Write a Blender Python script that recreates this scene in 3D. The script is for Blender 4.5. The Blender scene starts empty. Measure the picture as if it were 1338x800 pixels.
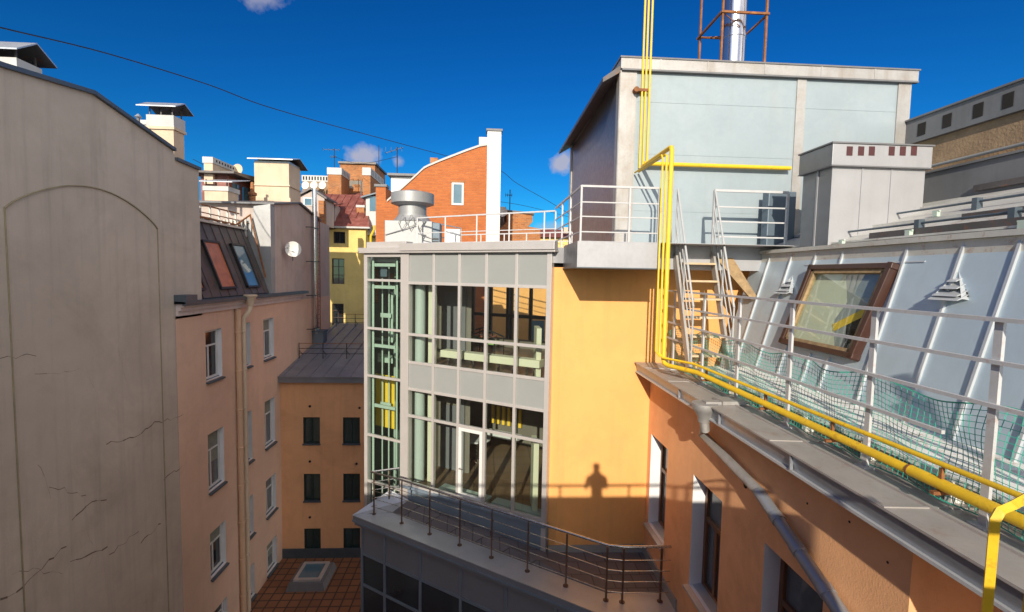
import bpy, bmesh, math, random
from mathutils import Vector, Matrix
random.seed(7)
sc = bpy.context.scene
COL = sc.collection
PI = math.pi
# ------------------------------------------------------------------ camera model (solved from the photograph)
FPX = 620.0
CR = Vector((0.998207, -0.056632, 0.018976)); CU = Vector((-0.015305, 0.064977, 0.997769)); CF = Vector((0.057, 0.996, -0.065))
def _basis(p, r, y):
    cy, sy, cp, sp, cr, sr = math.cos(y), math.sin(y), math.cos(p), math.sin(p), math.cos(r), math.sin(r)
    F = Vector((sy*cp, cy*cp, -sp)); R = Vector((cy, -sy, 0)); U = R.cross(F)
    return R*cr + U*sr, -R*sr + U*cr, F
CR, CU, CF = _basis(0.06526, 0.018766, 0.056889)
def ray(x, y): return CR*((x-669)/FPX) - CU*((y-400)/FPX) + CF
def aty(x, y, Y): d = ray(x, y); return d*(Y/d.y)
def atx(x, y, X): d = ray(x, y); return d*(X/d.x)
def atz(x, y, Z): d = ray(x, y); return d*(Z/d.z)
SUN = Vector((0.224, 0.894, -0.389)).normalized()      # direction the sunlight travels

# ------------------------------------------------------------------ mesh helpers
ORG = {}
class MB:
    def __init__(s): s.v = []; s.f = []; s.m = []; s.mi = 0
    def add(s, vs, fs):
        b = len(s.v); s.v += [Vector(a) for a in vs]
        for f in fs: s.f.append([b+i for i in f]); s.m.append(s.mi)
        return s
    def quad(s, a, b, c, d): return s.add([a, b, c, d], [(0, 1, 2, 3)])
    def poly(s, pts): return s.add(pts, [tuple(range(len(pts)))])
    def box(s, x0, y0, z0, x1, y1, z1):
        x0, x1 = min(x0, x1), max(x0, x1); y0, y1 = min(y0, y1), max(y0, y1); z0, z1 = min(z0, z1), max(z0, z1)
        return s.add([(x0,y0,z0),(x1,y0,z0),(x1,y1,z0),(x0,y1,z0),(x0,y0,z1),(x1,y0,z1),(x1,y1,z1),(x0,y1,z1)],
                     [(3,2,1,0),(4,5,6,7),(0,1,5,4),(1,2,6,5),(2,3,7,6),(3,0,4,7)])
    def hexa(s, p):   # 8 points bottom ring ccw then top ring ccw
        return s.add(p, [(3,2,1,0),(4,5,6,7),(0,1,5,4),(1,2,6,5),(2,3,7,6),(3,0,4,7)])
    def bar(s, p, q, w, h=None, up=(0,0,1)):
        h = h or w; p = Vector(p); q = Vector(q); d = (q-p).normalized(); u = Vector(up)
        if abs(d.dot(u)) > .98: u = Vector((0,1,0))
        a = d.cross(u).normalized(); b = a.cross(d).normalized(); a = a*(w/2); b = b*(h/2)
        return s.hexa([p-a-b, p+a-b, q+a-b, q-a-b, p-a+b, p+a+b, q+a+b, q-a+b])
    def prism(s, poly, off):   # polygon (3D points) extruded by a vector
        n = len(poly); off = Vector(off); P = [Vector(a) for a in poly]
        fs = [tuple(range(n-1, -1, -1)), tuple(range(n, 2*n))] + [(i, (i+1) % n, n+(i+1) % n, n+i) for i in range(n)]
        return s.add(P + [a+off for a in P], fs)
    def tube(s, pts, r, n=8, cap=True):
        P = [Vector(a) for a in pts]; rings = []; prev = None
        for i, p in enumerate(P):
            if i == 0: d = P[1]-p
            elif i == len(P)-1: d = p-P[i-1]
            else: d = (P[i+1]-p).normalized() + (p-P[i-1]).normalized()
            if d.length < 1e-9: d = Vector((0,0,1))
            d.normalize()
            if prev is None:
                u = Vector((0,0,1)) if abs(d.z) < .9 else Vector((1,0,0))
                a = d.cross(u).normalized()
            else:
                a = (prev - d*prev.dot(d)).normalized()
            prev = a; b = d.cross(a)
            rr = r[i] if isinstance(r, (list, tuple)) else r
            rings.append([p + a*(rr*math.cos(2*PI*k/n)) + b*(rr*math.sin(2*PI*k/n)) for k in range(n)])
        vs = [v for R_ in rings for v in R_]; fs = []
        for i in range(len(P)-1):
            for k in range(n):
                fs.append((i*n+k, i*n+(k+1) % n, (i+1)*n+(k+1) % n, (i+1)*n+k))
        if cap: fs += [tuple(range(n-1, -1, -1)), tuple(range((len(P)-1)*n, len(P)*n))]
        return s.add(vs, fs)
    def lathe(s, c, prof, n=32, cap=True):
        c = Vector(c); vs = []; fs = []
        for (r, z) in prof:
            vs += [c + Vector((r*math.cos(2*PI*k/n), r*math.sin(2*PI*k/n), z)) for k in range(n)]
        for i in range(len(prof)-1):
            for k in range(n): fs.append((i*n+k, i*n+(k+1) % n, (i+1)*n+(k+1) % n, (i+1)*n+k))
        if cap: fs += [tuple(range(n-1, -1, -1)), tuple(range((len(prof)-1)*n, len(prof)*n))]
        return s.add(vs, fs)
    def build(s, name, mats, parent=None, loc=None, smooth=False, bevel=0.0):
        if not isinstance(mats, (list, tuple)): mats = [mats]
        org = ORG[parent.name] if parent is not None else Vector(loc or (0,0,0))
        me = bpy.data.meshes.new(name)
        me.from_pydata([tuple(v-org) for v in s.v], [], s.f)
        for m_ in mats: me.materials.append(m_)
        for p, mi in zip(me.polygons, s.m): p.material_index = mi
        if smooth:
            for p in me.polygons: p.use_smooth = True
        bm = bmesh.new(); bm.from_mesh(me); bmesh.ops.recalc_face_normals(bm, faces=bm.faces); bm.to_mesh(me); bm.free()
        o = bpy.data.objects.new(name, me); COL.objects.link(o)
        if parent is not None: o.parent = parent
        else: o.location = org
        ORG[o.name] = org
        if smooth:
            md = o.modifiers.new('smooth_edges', 'EDGE_SPLIT'); md.split_angle = math.radians(40)
        if bevel:
            md = o.modifiers.new('soft_edges', 'BEVEL'); md.width = bevel; md.segments = 2; md.limit_method = 'ANGLE'; md.angle_limit = math.radians(50)
        return o
def thing(name, label, cat, loc, group=None):
    o = bpy.data.objects.new(name, None); COL.objects.link(o); o.location = loc; o.empty_display_size = .2
    ORG[o.name] = Vector(loc); return tag(o, label, cat, group)
def tag(o, label, cat, group=None, kind=None):
    if label: o['label'] = label
    if cat: o['category'] = cat
    if group: o['group'] = group
    if kind: o['kind'] = kind
    return o
def dup(root, delta, label, group=None):
    r = root.copy(); COL.objects.link(r); r.location = root.location + Vector(delta)
    r['label'] = label; ORG[r.name] = ORG[root.name] + Vector(delta)
    if group: r['group'] = group; root['group'] = group
    for ch in list(root.children):
        c = ch.copy(); COL.objects.link(c); c.parent = r
        for g in ch.children:
            d = g.copy(); COL.objects.link(d); d.parent = c
    return r
def wall(mb, o, u, v, W, H, holes, n, depth):
    """panel from origin o along u (W) and v (H) with rectangular holes (u0,v0,u1,v1) and reveals running depth along n"""
    o, u, v, n = Vector(o), Vector(u), Vector(v), Vector(n)
    us = sorted({0, W, *[h[0] for h in holes], *[h[2] for h in holes]}); vs = sorted({0, H, *[h[1] for h in holes], *[h[3] for h in holes]})
    P = lambda a, b, d=0: o + u*a + v*b + n*d
    for i in range(len(us)-1):
        for j in range(len(vs)-1):
            cu, cv = (us[i]+us[i+1])/2, (vs[j]+vs[j+1])/2
            if any(h[0] < cu < h[2] and h[1] < cv < h[3] for h in holes): continue
            mb.quad(P(us[i], vs[j]), P(us[i+1], vs[j]), P(us[i+1], vs[j+1]), P(us[i], vs[j+1]))
    return mb
def reveals(mb, o, u, v, holes, n, depth):
    o, u, v, n = Vector(o), Vector(u), Vector(v), Vector(n)
    P = lambda a, b, d=0: o + u*a + v*b + n*d
    for a0, b0, a1, b1 in holes:
        mb.quad(P(a0,b0), P(a0,b1), P(a0,b1,depth), P(a0,b0,depth)); mb.quad(P(a1,b0), P(a1,b0,depth), P(a1,b1,depth), P(a1,b1))
        mb.quad(P(a0,b1), P(a1,b1), P(a1,b1,depth), P(a0,b1,depth)); mb.quad(P(a0,b0), P(a0,b0,depth), P(a1,b0,depth), P(a1,b0))
    return mb
def frame_bars(mb, o, u, v, n, a0, b0, a1, b1, w, d, vsplits=(), hsplits=(), inner=None):
    """window frame of bars in the plane (o,u,v); thickness d along n"""
    o, u, v, n = Vector(o), Vector(u), Vector(v), Vector(n); inner = inner or w*.7
    def bx(p0, q0, p1, q1, d0=0, d1=d):
        c = [o+u*p0+v*q0, o+u*p1+v*q0, o+u*p1+v*q1, o+u*p0+v*q1]
        mb.hexa([c[0]+n*d0, c[1]+n*d0, c[2]+n*d0, c[3]+n*d0, c[0]+n*d1, c[1]+n*d1, c[2]+n*d1, c[3]+n*d1])
    bx(a0, b0, a0+w, b1); bx(a1-w, b0, a1, b1); bx(a0+w, b0, a1-w, b0+w); bx(a0+w, b1-w, a1-w, b1)
    for h in hsplits: bx(a0+w, h-inner/2, a1-w, h+inner/2, d*.05, d*.97)
    for t in vsplits:
        x, lo, hi = t; bx(x-inner/2, max(lo, b0+w), x+inner/2, min(hi, b1-w), d*.1, d*.9)

# ------------------------------------------------------------------ materials
def srgb(r, g, b):
    f = lambda c: ((c/255+.055)/1.055)**2.4 if c > 10 else c/255/12.92
    return (f(r), f(g), f(b), 1)
def N_(nt, typ, **kw):
    n = nt.nodes.new(typ)
    for k, v in kw.items(): setattr(n, k, v)
    return n
def mix(nt, fac, a, b, mode='MIX'):
    n = nt.nodes.new('ShaderNodeMix'); n.data_type = 'RGBA'; n.blend_type = mode
    for k, val in ((0, fac), (6, a), (7, b)):
        if hasattr(val, 'is_output'): nt.links.new(val, n.inputs[k])
        elif isinstance(val, (int, float)): n.inputs[k].default_value = val
        else: n.inputs[k].default_value = tuple(val)[:3] + (1,)
    return n.outputs[2]
def ramp(nt, src, lo, hi, a=0., b=1.):
    n = N_(nt, 'ShaderNodeMapRange'); n.inputs[1].default_value = lo; n.inputs[2].default_value = hi
    n.inputs[3].default_value = a; n.inputs[4].default_value = b; nt.links.new(src, n.inputs[0]); return n.outputs[0]
def noise(nt, vec, scale, detail=4, rough=.55, sx=None, dist=0):
    n = N_(nt, 'ShaderNodeTexNoise'); n.inputs['Scale'].default_value = scale; n.inputs['Detail'].default_value = detail
    n.inputs['Roughness'].default_value = rough; n.inputs['Distortion'].default_value = dist
    if sx:
        m = N_(nt, 'ShaderNodeMapping'); m.inputs['Scale'].default_value = sx; nt.links.new(vec, m.inputs[0]); vec = m.outputs[0]
    nt.links.new(vec, n.inputs['Vector']); return n.outputs['Fac']
def mat(name, col, rough=.6, metal=0., var=.12, vscale=1.2, dirt=None, dirt_amt=.3, dirt_scale=.8, streak=0., streak_col=(.05,.04,.035),
        bump=.15, bscale=60, bdist=.01, spec=.5, rust=0., rvar=.1, dent=0.):
    m = bpy.data.materials.new(name); m.use_nodes = True; nt = m.node_tree; b = nt.nodes['Principled BSDF']
    tc = N_(nt, 'ShaderNodeTexCoord').outputs['Object']; c3 = tuple(col)[:3]
    n1 = noise(nt, tc, vscale, 6, .6)
    c = mix(nt, ramp(nt, n1, .3, .7), [x*(1-var) for x in c3], [min(1, x*(1+var)) for x in c3])
    n2 = noise(nt, tc, vscale*9, 5, .65)
    c = mix(nt, ramp(nt, n2, .25, .75, 0, .5*min(1, var*5)), c, [x*.82 for x in c3])
    if dirt:
        n3 = noise(nt, tc, dirt_scale, 8, .7, dist=.6); c = mix(nt, ramp(nt, n3, .48, .75, 0, dirt_amt), c, dirt)
    if streak:
        n4 = noise(nt, tc, 1.0, 6, .65, sx=(4, 4, .22)); c = mix(nt, ramp(nt, n4, .5, .78, 0, streak), c, streak_col)
    if rust:
        n5 = noise(nt, tc, 5, 8, .75, dist=.3); c = mix(nt, ramp(nt, n5, .56, .64, 0, rust), c, (.30, .10, .025))
    nt.links.new(c, b.inputs['Base Color'])
    b.inputs['Metallic'].default_value = metal; b.inputs['Specular IOR Level'].default_value = spec
    nt.links.new(ramp(nt, n2, .2, .8, max(.02, rough-rvar), min(1, rough+rvar)), b.inputs['Roughness'])
    hs = noise(nt, tc, bscale, 4, .6)
    bp = N_(nt, 'ShaderNodeBump'); bp.inputs['Strength'].default_value = bump; bp.inputs['Distance'].default_value = bdist; nt.links.new(hs, bp.inputs['Height'])
    if dent:
        b2 = N_(nt, 'ShaderNodeBump'); b2.inputs['Strength'].default_value = dent; b2.inputs['Distance'].default_value = .06
        nt.links.new(noise(nt, tc, 1.7, 2, .4), b2.inputs['Height']); nt.links.new(b2.outputs[0], bp.inputs['Normal'])
    nt.links.new(bp.outputs[0], b.inputs['Normal'])
    return m
def brick_mat(name, c1, c2, mortar, sx=.26, sz=.085, msize=.012, old=0., flat=False, off=.5, rough=.85):
    m = bpy.data.materials.new(name); m.use_nodes = True; nt = m.node_tree; b = nt.nodes['Principled BSDF']
    tc = N_(nt, 'ShaderNodeTexCoord').outputs['Object']
    if flat: vec = tc
    else:
        sp = N_(nt, 'ShaderNodeSeparateXYZ'); nt.links.new(tc, sp.inputs[0]); ad = N_(nt, 'ShaderNodeMath', operation='ADD')
        nt.links.new(sp.outputs[0], ad.inputs[0]); nt.links.new(sp.outputs[1], ad.inputs[1])
        cb = N_(nt, 'ShaderNodeCombineXYZ'); nt.links.new(ad.outputs[0], cb.inputs[0]); nt.links.new(sp.outputs[2], cb.inputs[1]); vec = cb.outputs[0]
    t = N_(nt, 'ShaderNodeTexBrick', offset=off); nt.links.new(vec, t.inputs['Vector'])
    t.inputs['Color1'].default_value = tuple(c1)[:3]+(1,); t.inputs['Color2'].default_value = tuple(c2)[:3]+(1,); t.inputs['Mortar'].default_value = tuple(mortar)[:3]+(1,)
    t.inputs['Scale'].default_value = 1; t.inputs['Brick Width'].default_value = sx; t.inputs['Row Height'].default_value = sz; t.inputs['Mortar Size'].default_value = msize
    n1 = noise(nt, tc, .9, 7, .65); c = mix(nt, ramp(nt, n1, .35, .7, 0, .35), t.outputs['Color'], [x*.55 for x in tuple(c1)[:3]])
    if old:
        n3 = noise(nt, tc, 2.2, 8, .75, dist=.5); c = mix(nt, ramp(nt, n3, .5, .62, 0, old*.6), c, (.40, .24, .13))
        n4 = noise(nt, tc, 1.1, 8, .7, dist=.5); c = mix(nt, ramp(nt, n4, .55, .75, 0, old), c, (.04, .03, .025))
    nt.links.new(c, b.inputs['Base Color']); b.inputs['Roughness'].default_value = rough
    bp = N_(nt, 'ShaderNodeBump'); bp.inputs['Strength'].default_value = .6; bp.inputs['Distance'].default_value = .012; bp.invert = True
    nt.links.new(t.outputs['Fac'], bp.inputs['Height']); nt.links.new(bp.outputs[0], b.inputs['Normal'])
    return m
def glass_mat(name, tint=(.86,.93,.9), refl=1.0, wav=.03):
    m = bpy.data.materials.new(name); m.use_nodes = True; nt = m.node_tree; nt.nodes.clear()
    out = N_(nt, 'ShaderNodeOutputMaterial'); tr = N_(nt, 'ShaderNodeBsdfTransparent'); tr.inputs[0].default_value = tint+(1,)
    gl = N_(nt, 'ShaderNodeBsdfGlossy'); gl.inputs['Roughness'].default_value = .015; gl.inputs[0].default_value = (refl, refl, refl, 1)
    fr = N_(nt, 'ShaderNodeFresnel'); ge = N_(nt, 'ShaderNodeNewGeometry')
    nt.links.new(ramp(nt, ge.outputs['Backfacing'], 0, 1, 1.8, 1/1.8), fr.inputs[0])
    mx = N_(nt, 'ShaderNodeMixShader'); nt.links.new(fr.outputs[0], mx.inputs[0]); nt.links.new(tr.outputs[0], mx.inputs[1]); nt.links.new(gl.outputs[0], mx.inputs[2])
    tc = N_(nt, 'ShaderNodeTexCoord').outputs['Object']; bp = N_(nt, 'ShaderNodeBump'); bp.inputs['Strength'].default_value = wav; bp.inputs['Distance'].default_value = .3
    nt.links.new(noise(nt, tc, .8, 1, .3), bp.inputs['Height']); nt.links.new(bp.outputs[0], gl.inputs['Normal']); nt.links.new(mx.outputs[0], out.inputs[0])
    return m
M = {}
M['ochre'] = mat('ochre_render', (.82, .405, .13), .85, var=.08, vscale=.5, dirt=(.62,.32,.12), dirt_amt=.45, bump=.35, bscale=45, streak=.2, streak_col=(.35,.2,.08))
M['ochre2'] = mat('orange_render', (.85, .45, .225), .85, var=.12, vscale=.7, dirt=(.45,.18,.07), dirt_amt=.4, bump=.5, bscale=38, streak=.10, streak_col=(.3,.15,.07))
M['rear_orange'] = mat('rear_orange_render', (.78, .43, .225), .88, var=.08, vscale=.5, dirt=(.35,.16,.07), dirt_amt=.35, bump=.3, streak=.12)
M['firewall'] = mat('grey_beige_render', (.54, .475, .405), .9, var=.14, vscale=.35, dirt=(.34,.29,.235), dirt_amt=.6, dirt_scale=.42, bump=.5, bscale=24, streak=.4, streak_col=(.26,.23,.2))
M['peach'] = mat('peach_render', (.70, .485, .36), .9, var=.08, vscale=.4, dirt=(.42,.3,.22), dirt_amt=.4, dirt_scale=.6, bump=.3, bscale=35, streak=.15, streak_col=(.35,.25,.18))
M['mauve'] = mat('mauve_render', (.50, .42, .38), .9, var=.08, vscale=.5, dirt=(.3,.24,.2), dirt_amt=.4, bump=.3, streak=.2)
M['crack'] = mat('crack_dark', (.17, .135, .11), .95, var=.2, vscale=8)
M['groove'] = mat('groove_lime', (.33, .29, .19), .9, var=.2, vscale=3)
M['cornice'] = mat('cornice_paint', (.60, .52, .50), .8, var=.08, vscale=2, streak=.2)
M['cream'] = mat('cream_pipe_paint', (.60, .48, .35), .55, var=.08, vscale=2, bump=.05)
M['orange_pipe'] = mat('orange_pipe_paint', (.60, .40, .26), .6, var=.08, vscale=2, bump=.05)
M['white'] = mat('white_paint', (.66, .66, .65), .5, var=.05, vscale=2, bump=.05, streak=.08)
M['reveal'] = mat('white_reveal', (.74, .75, .78), .75, var=.05, vscale=2, bump=.1, streak=.12)
M['railwhite'] = mat('rail_white_paint', (.50, .50, .51), .5, var=.1, vscale=5, bump=.1, rust=.35)
M['alu'] = mat('silver_aluminium', (.56, .53, .515), .38, metal=.35, var=.05, vscale=2, bump=.03, streak=.06)
M['panel'] = mat('grey_spandrel_enamel', (.275, .285, .28), .45, var=.04, vscale=1.5, bump=.02, spec=.5)
M['panel_dark'] = mat('dark_spandrel_enamel', (.20, .21, .24), .45, var=.06, vscale=1.5, bump=.02)
M['sandwich'] = mat('blue_grey_sandwich_panel', (.31, .37, .405), .6, metal=.25, var=.05, vscale=1.2, bump=.04, streak=.25, streak_col=(.28,.29,.28), dirt=(.40,.43,.44), dirt_amt=.5, dent=.08)
M['trim'] = mat('pale_grey_flashing', (.43, .42, .41), .6, metal=.6, var=.10, vscale=2.5, bump=.05, dirt=(.3,.24,.18), dirt_amt=.6, dirt_scale=1.5, streak=.5, dent=.15, streak_col=(.25,.19,.14))
M['zinc'] = mat('zinc_sheet', (.50, .52, .55), .40, metal=.5, var=.08, vscale=1.5, bump=.04, dent=.25, streak=.08)
M['zinc_box'] = mat('zinc_sheet_box', (.43, .43, .45), .62, metal=.6, var=.05, vscale=1.5, bump=.03, dent=.12, streak=.08)
M['mansard'] = mat('blue_grey_roof_sheet', (.44, .53, .60), .42, metal=.2, var=.08, vscale=1.0, bump=.03, dent=.35, streak=.2, streak_col=(.3,.3,.32))
M['seam'] = mat('pale_seam', (.54, .56, .58), .4, metal=.3, var=.06, bump=.03)
M['darkmetal'] = mat('dark_coping_metal', (.10, .13, .16), .5, metal=.4, var=.15, vscale=2, bump=.06)
M['rearroof'] = mat('rear_roof_sheet', (.24, .265, .31), .42, metal=.4, var=.2, vscale=1.2, bump=.05, rust=.12, dent=.2)
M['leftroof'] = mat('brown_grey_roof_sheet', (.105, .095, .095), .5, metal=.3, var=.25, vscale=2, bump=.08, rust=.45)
M['palroof'] = mat('pale_old_sheet', (.56, .55, .51), .5, metal=.2, var=.15, vscale=2, bump=.08, rust=.45, dent=.2)
M['rust'] = mat('rusty_steel', (.22, .085, .03), .8, var=.35, vscale=6, dirt=(.55,.22,.05), dirt_amt=.7, dirt_scale=5, bump=.4, bscale=90)
M['steel'] = mat('stainless_flue', (.68, .68, .68), .16, metal=1., var=.05, vscale=3, bump=.03, rvar=.05, dent=.05)
M['sheetshade'] = mat('shaded_side_sheet', (.20, .205, .225), .38, metal=.75, var=.08, vscale=.8, bump=.03, dent=.15)  # darker copy for left-facing metal, their shade put into the colour
M['inox'] = mat('stainless_rail', (.55, .53, .50), .25, metal=1., var=.08, bump=.02)
M['post_brown'] = mat('bronze_post', (.16, .10, .075), .35, metal=.6, var=.1, bump=.02)
M['yellow'] = mat('yellow_gas_paint', (.78, .50, .02), .5, var=.14, vscale=5, bump=.2, bscale=40, rust=.45, dirt=(.5,.33,.05), dirt_amt=.4, dirt_scale=3)
M['yellowwall'] = mat('yellow_facade', (.76, .55, .19), .88, var=.1, vscale=.6, bump=.3, dirt=(.4,.28,.1), dirt_amt=.4, streak=.12)
M['brick'] = brick_mat('orange_brick', (.54, .155, .035), (.42, .11, .026), (.40, .16, .07))
M['oldbrick'] = brick_mat('old_brick', (.50, .165, .035), (.30, .09, .025), (.36, .24, .14), old=.55)
M['tile'] = brick_mat('terrace_tile', (.30, .13, .06), (.23, .10, .05), (.05, .035, .03), sx=.42, sz=.42, msize=.03, flat=True, off=0., rough=.7)
M['balctile'] = brick_mat('balcony_tile', (.165, .15, .155), (.13, .12, .125), (.06, .055, .055), sx=.45, sz=.45, msize=.012, flat=True, off=.5, rough=.55)
M['roomfloor'] = brick_mat('room_floor_tile', (.20, .13, .075), (.17, .11, .065), (.07, .05, .035), sx=.6, sz=.6, msize=.012, flat=True, off=0., rough=.35)
M['redroof'] = mat('red_painted_roof', (.20, .06, .045), .55, var=.25, vscale=2, bump=.08, dirt=(.45,.2,.17), dirt_amt=.5, dirt_scale=2)
M['beige'] = mat('beige_chimney_render', (.66, .52, .38), .88, var=.1, vscale=1, bump=.3, dirt=(.4,.32,.22), dirt_amt=.4, streak=.2)
M['cap'] = mat('whitewashed_cap', (.54, .54, .53), .8, var=.1, vscale=3, bump=.2, dirt=(.3,.3,.3), dirt_amt=.4)
M['stucco_brown'] = mat('rough_brown_render', (.34, .225, .135), .95, var=.3, vscale=1.5, bump=.5, bscale=18, bdist=.03, dirt=(.22,.15,.09), dirt_amt=.7, dirt_scale=2)
M['greyconc'] = mat('dark_grey_metal_parapet', (.17, .17, .18), .6, metal=.1, var=.1, vscale=1.5, bump=.08, streak=.25)
M['hole'] = mat('dark_opening', (.02, .016, .014), .95, var=.2)
M['holered'] = mat('maroon_louvre', (.07, .02, .022), .6, var=.2)
M['railgrey'] = mat('rail_grey_paint', (.40, .41, .42), .5, var=.1, vscale=5, bump=.1, rust=.25)
M['brownframe2'] = mat('chestnut_window_frame', (.17, .075, .035), .4, var=.15, vscale=4, bump=.05)
M['tread'] = mat('warm_worn_tread', (.56, .43, .27), .8, var=.2, vscale=5, bump=.3)
M['plank'] = mat('weathered_walkway', (.82, .81, .77), .75, var=.15, vscale=3, bump=.3, rust=.5)
M['ledge'] = mat('ledge_sheet', (.42, .39, .37), .5, metal=.25, var=.12, vscale=2, bump=.06, rust=.25, dent=.25)
M['gutter'] = mat('gutter_sheet', (.34, .36, .40), .38, metal=.5, var=.1, vscale=2, bump=.04, dent=.2, streak=.15)
M['glass'] = glass_mat('clear_glazing')
M['glass_green'] = glass_mat('greenish_lift_glazing', (.80,.90,.85))
def pane_mat(name, col, rough=.04): return mat(name, col, rough, var=.3, vscale=.8, bump=.0, spec=.8, rvar=.02, dent=.03)
M['pane'] = pane_mat('dark_window_pane', (.018, .022, .025))
M['pane_blue'] = pane_mat('blue_window_pane', (.10, .19, .25))
M['pane_green'] = pane_mat('dark_green_pane', (.03, .06, .06))
M['pane_pale'] = pane_mat('pale_blind_pane', (.50, .50, .40), .05)
M['pane_orange'] = mat('orange_reflecting_blind', (.46, .15, .07), .35, var=.3, vscale=4, bump=.1)
M['brownframe'] = mat('brown_window_frame', (.06, .026, .018), .38, var=.15, vscale=4, bump=.05)
M['darkframe'] = mat('dark_green_frame', (.02, .035, .035), .4, var=.1)
M['mint'] = mat('mint_green_steel', (.44, .52, .455), .45, var=.08, vscale=2, bump=.04)
M['black'] = mat('black_plastic', (.018, .018, .02), .5, var=.1)
M['cablegrey'] = mat('grey_cable', (.25, .25, .25), .6, var=.1)
M['creamwall'] = mat('cream_interior', (.62, .60, .44), .7, var=.05, bump=.05)
M['darkwall'] = mat('brown_interior_wall', (.17, .15, .12), .6, var=.1, bump=.05)
M['roomdark'] = mat('interior_ceiling', (.35, .34, .31), .8, var=.05)
M['greyblue'] = mat('blue_grey_box', (.12, .16, .20), .5, metal=.3, var=.1, bump=.05)
M['netgreen'] = mat('green_net_cord', (.05, .44, .33), .6, var=.15, vscale=5)
M['netgreen'].node_tree.nodes['Principled BSDF'].inputs['Roughness'].default_value = .6
M['greenfab'] = mat('green_seat_fabric', (.30, .50, .16), .8, var=.1)
M['redtable'] = mat('red_wood', (.30, .10, .06), .4, var=.1)
M['liftyellow'] = mat('plain_yellow', (.88, .56, .05), .5, var=.05)
M['wood'] = mat('raw_chipboard', (.34, .23, .12), .85, var=.4, vscale=9, bump=.3)
M['skin'] = mat('skin', (.45, .28, .2), .6, var=.05); M['cloth'] = mat('dark_coat', (.05, .05, .06), .9, var=.1); M['hair'] = mat('dark_hair', (.03, .02, .015), .7, var=.1)
M['asphalt'] = mat('yard_asphalt', (.06, .06, .06), .9, var=.2, vscale=.6, bump=.4)
M['dish'] = mat('dish_enamel', (.70, .70, .66), .5, var=.06, bump=.03)
M['shaftgreen'] = mat('grey_green_shaft_lining', (.20, .245, .22), .5, var=.25, vscale=2)
M['ventgrey'] = mat('grey_vent_sheet', (.34, .345, .35), .5, metal=.35, var=.08, vscale=2, bump=.03, dent=.15, streak=.15)
M['coping_grey'] = mat('pale_grey_coping', (.48, .48, .47), .6, var=.1)
M['pane_block'] = pane_mat('blue_dark_block_pane', (.03, .045, .058), .03)
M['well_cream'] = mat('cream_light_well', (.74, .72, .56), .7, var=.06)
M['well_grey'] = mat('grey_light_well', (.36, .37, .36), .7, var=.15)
M['blind'] = mat('pale_green_blind', (.22, .24, .20), .7, var=.2, vscale=6)
M['column'] = mat('pale_column_enamel', (.42, .48, .44), .35, var=.04, bump=.01)
M['bluegrey'] = mat('blue_grey_flashing', (.22, .28, .35), .45, metal=.3, var=.08, vscale=2, bump=.03, dent=.1)
M['pane_grey'] = pane_mat('grey_window_pane', (.10, .11, .115))
M['slat'] = mat('pale_slat', (.55, .54, .50), .6, var=.12, vscale=4, rust=.3)

# ------------------------------------------------------------------ ground
g = MB(); g.quad((-1500,-1500,-19), (1500,-1500,-19), (1500,1500,-19), (-1500,1500,-19)); tag(g.build('ground', M['asphalt']), None, None, kind='structure')
t = MB(); t.box(-9.2, 9, -19, -1.0, 21.75, -13.3); tag(t.build('courtyard_paving', M['tile'], loc=(-6, 18, -13.3)), None, None, kind='structure')

# ------------------------------------------------------------------ left firewall (grey beige)
XL = -9.2
fw = thing('grey_firewall_building', 'tall grey-beige blind firewall with blocked arch outline and cracked plaster', 'building', (XL-2, 10, -13.3))
prof = [(-6, 2.2), (0, 2.95), (9.75, 3.76), (11.86, 4.04), (14.73, 3.47), (14.79, 3.22), (15.95, 3.18)]
b = MB(); b.prism([(XL, -6, -19)] + [(XL, 14.6, -19), (XL, 14.6, -1.5), (XL, 15.95, -1.5)] + [(XL, y, z) for y, z in reversed(prof)], (-6.5, 0, 0)); b.build('wall', M['firewall'], fw)
b = MB()
for (y0, z0), (y1, z1) in zip(prof[:-1], prof[1:]):
    if abs(y1-y0) < .2: continue
    b.hexa([(XL-6.6,y0,z0+.003), (XL+.09,y0,z0-.03), (XL+.09,y1,z1-.03), (XL-6.6,y1,z1+.003), (XL-6.6,y0,z0+.06), (XL+.09,y0,z0+.06), (XL+.09,y1,z1+.06), (XL-6.6,y1,z1+.06)])
b.build('coping', M['darkmetal'], fw)
b = MB(); E_ = XL+.012
arc = [(9.69+4.24*(i/28), 1.12 + .74*math.sqrt(max(0, 1-((i-14)/14)**2))) for i in range(29)]
arc = [(y, 1.10 + .76*math.sin(PI*i/28)**.8) for i, (y, z) in enumerate(arc)]
for (y0, z0), (y1, z1) in zip(arc[:-1], arc[1:]): b.bar((E_, y0, z0), (E_, y1, z1), .02, .05, up=(1,0,0))
b.bar((E_, 9.69, -19), (E_, 9.69, 1.1), .02, .02, up=(1,0,0)); b.bar((E_, 13.93, -19), (E_, 13.93, 1.1), .02, .022, up=(1,0,0))
b.build('arch_moulding', M['groove'], fw)
CR_ = [([(0,778),(40,755),(75,720),(115,685)], .06), ([(122,712),(150,700),(186,688)], .05), ([(125,640),(150,612),(185,605)], .05), ([(65,543),(85,580),(90,600)], .03), ([(85,582),(150,595)], .025),
       ([(185,508),(240,490),(270,470),(318,458)], .045), ([(285,570),(318,545)], .045), ([(245,680),(280,645)], .05), ([(190,700),(240,660)], .035), ([(155,390),(170,420),(165,460)], .025), ([(205,340),(225,420),(230,440)], .02),
       ([(0,358),(60,352)], .02), ([(60,385),(140,378)], .015), ([(20,735),(60,725),(110,735)], .02), ([(150,650),(165,690),(150,740)], .015)]
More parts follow.
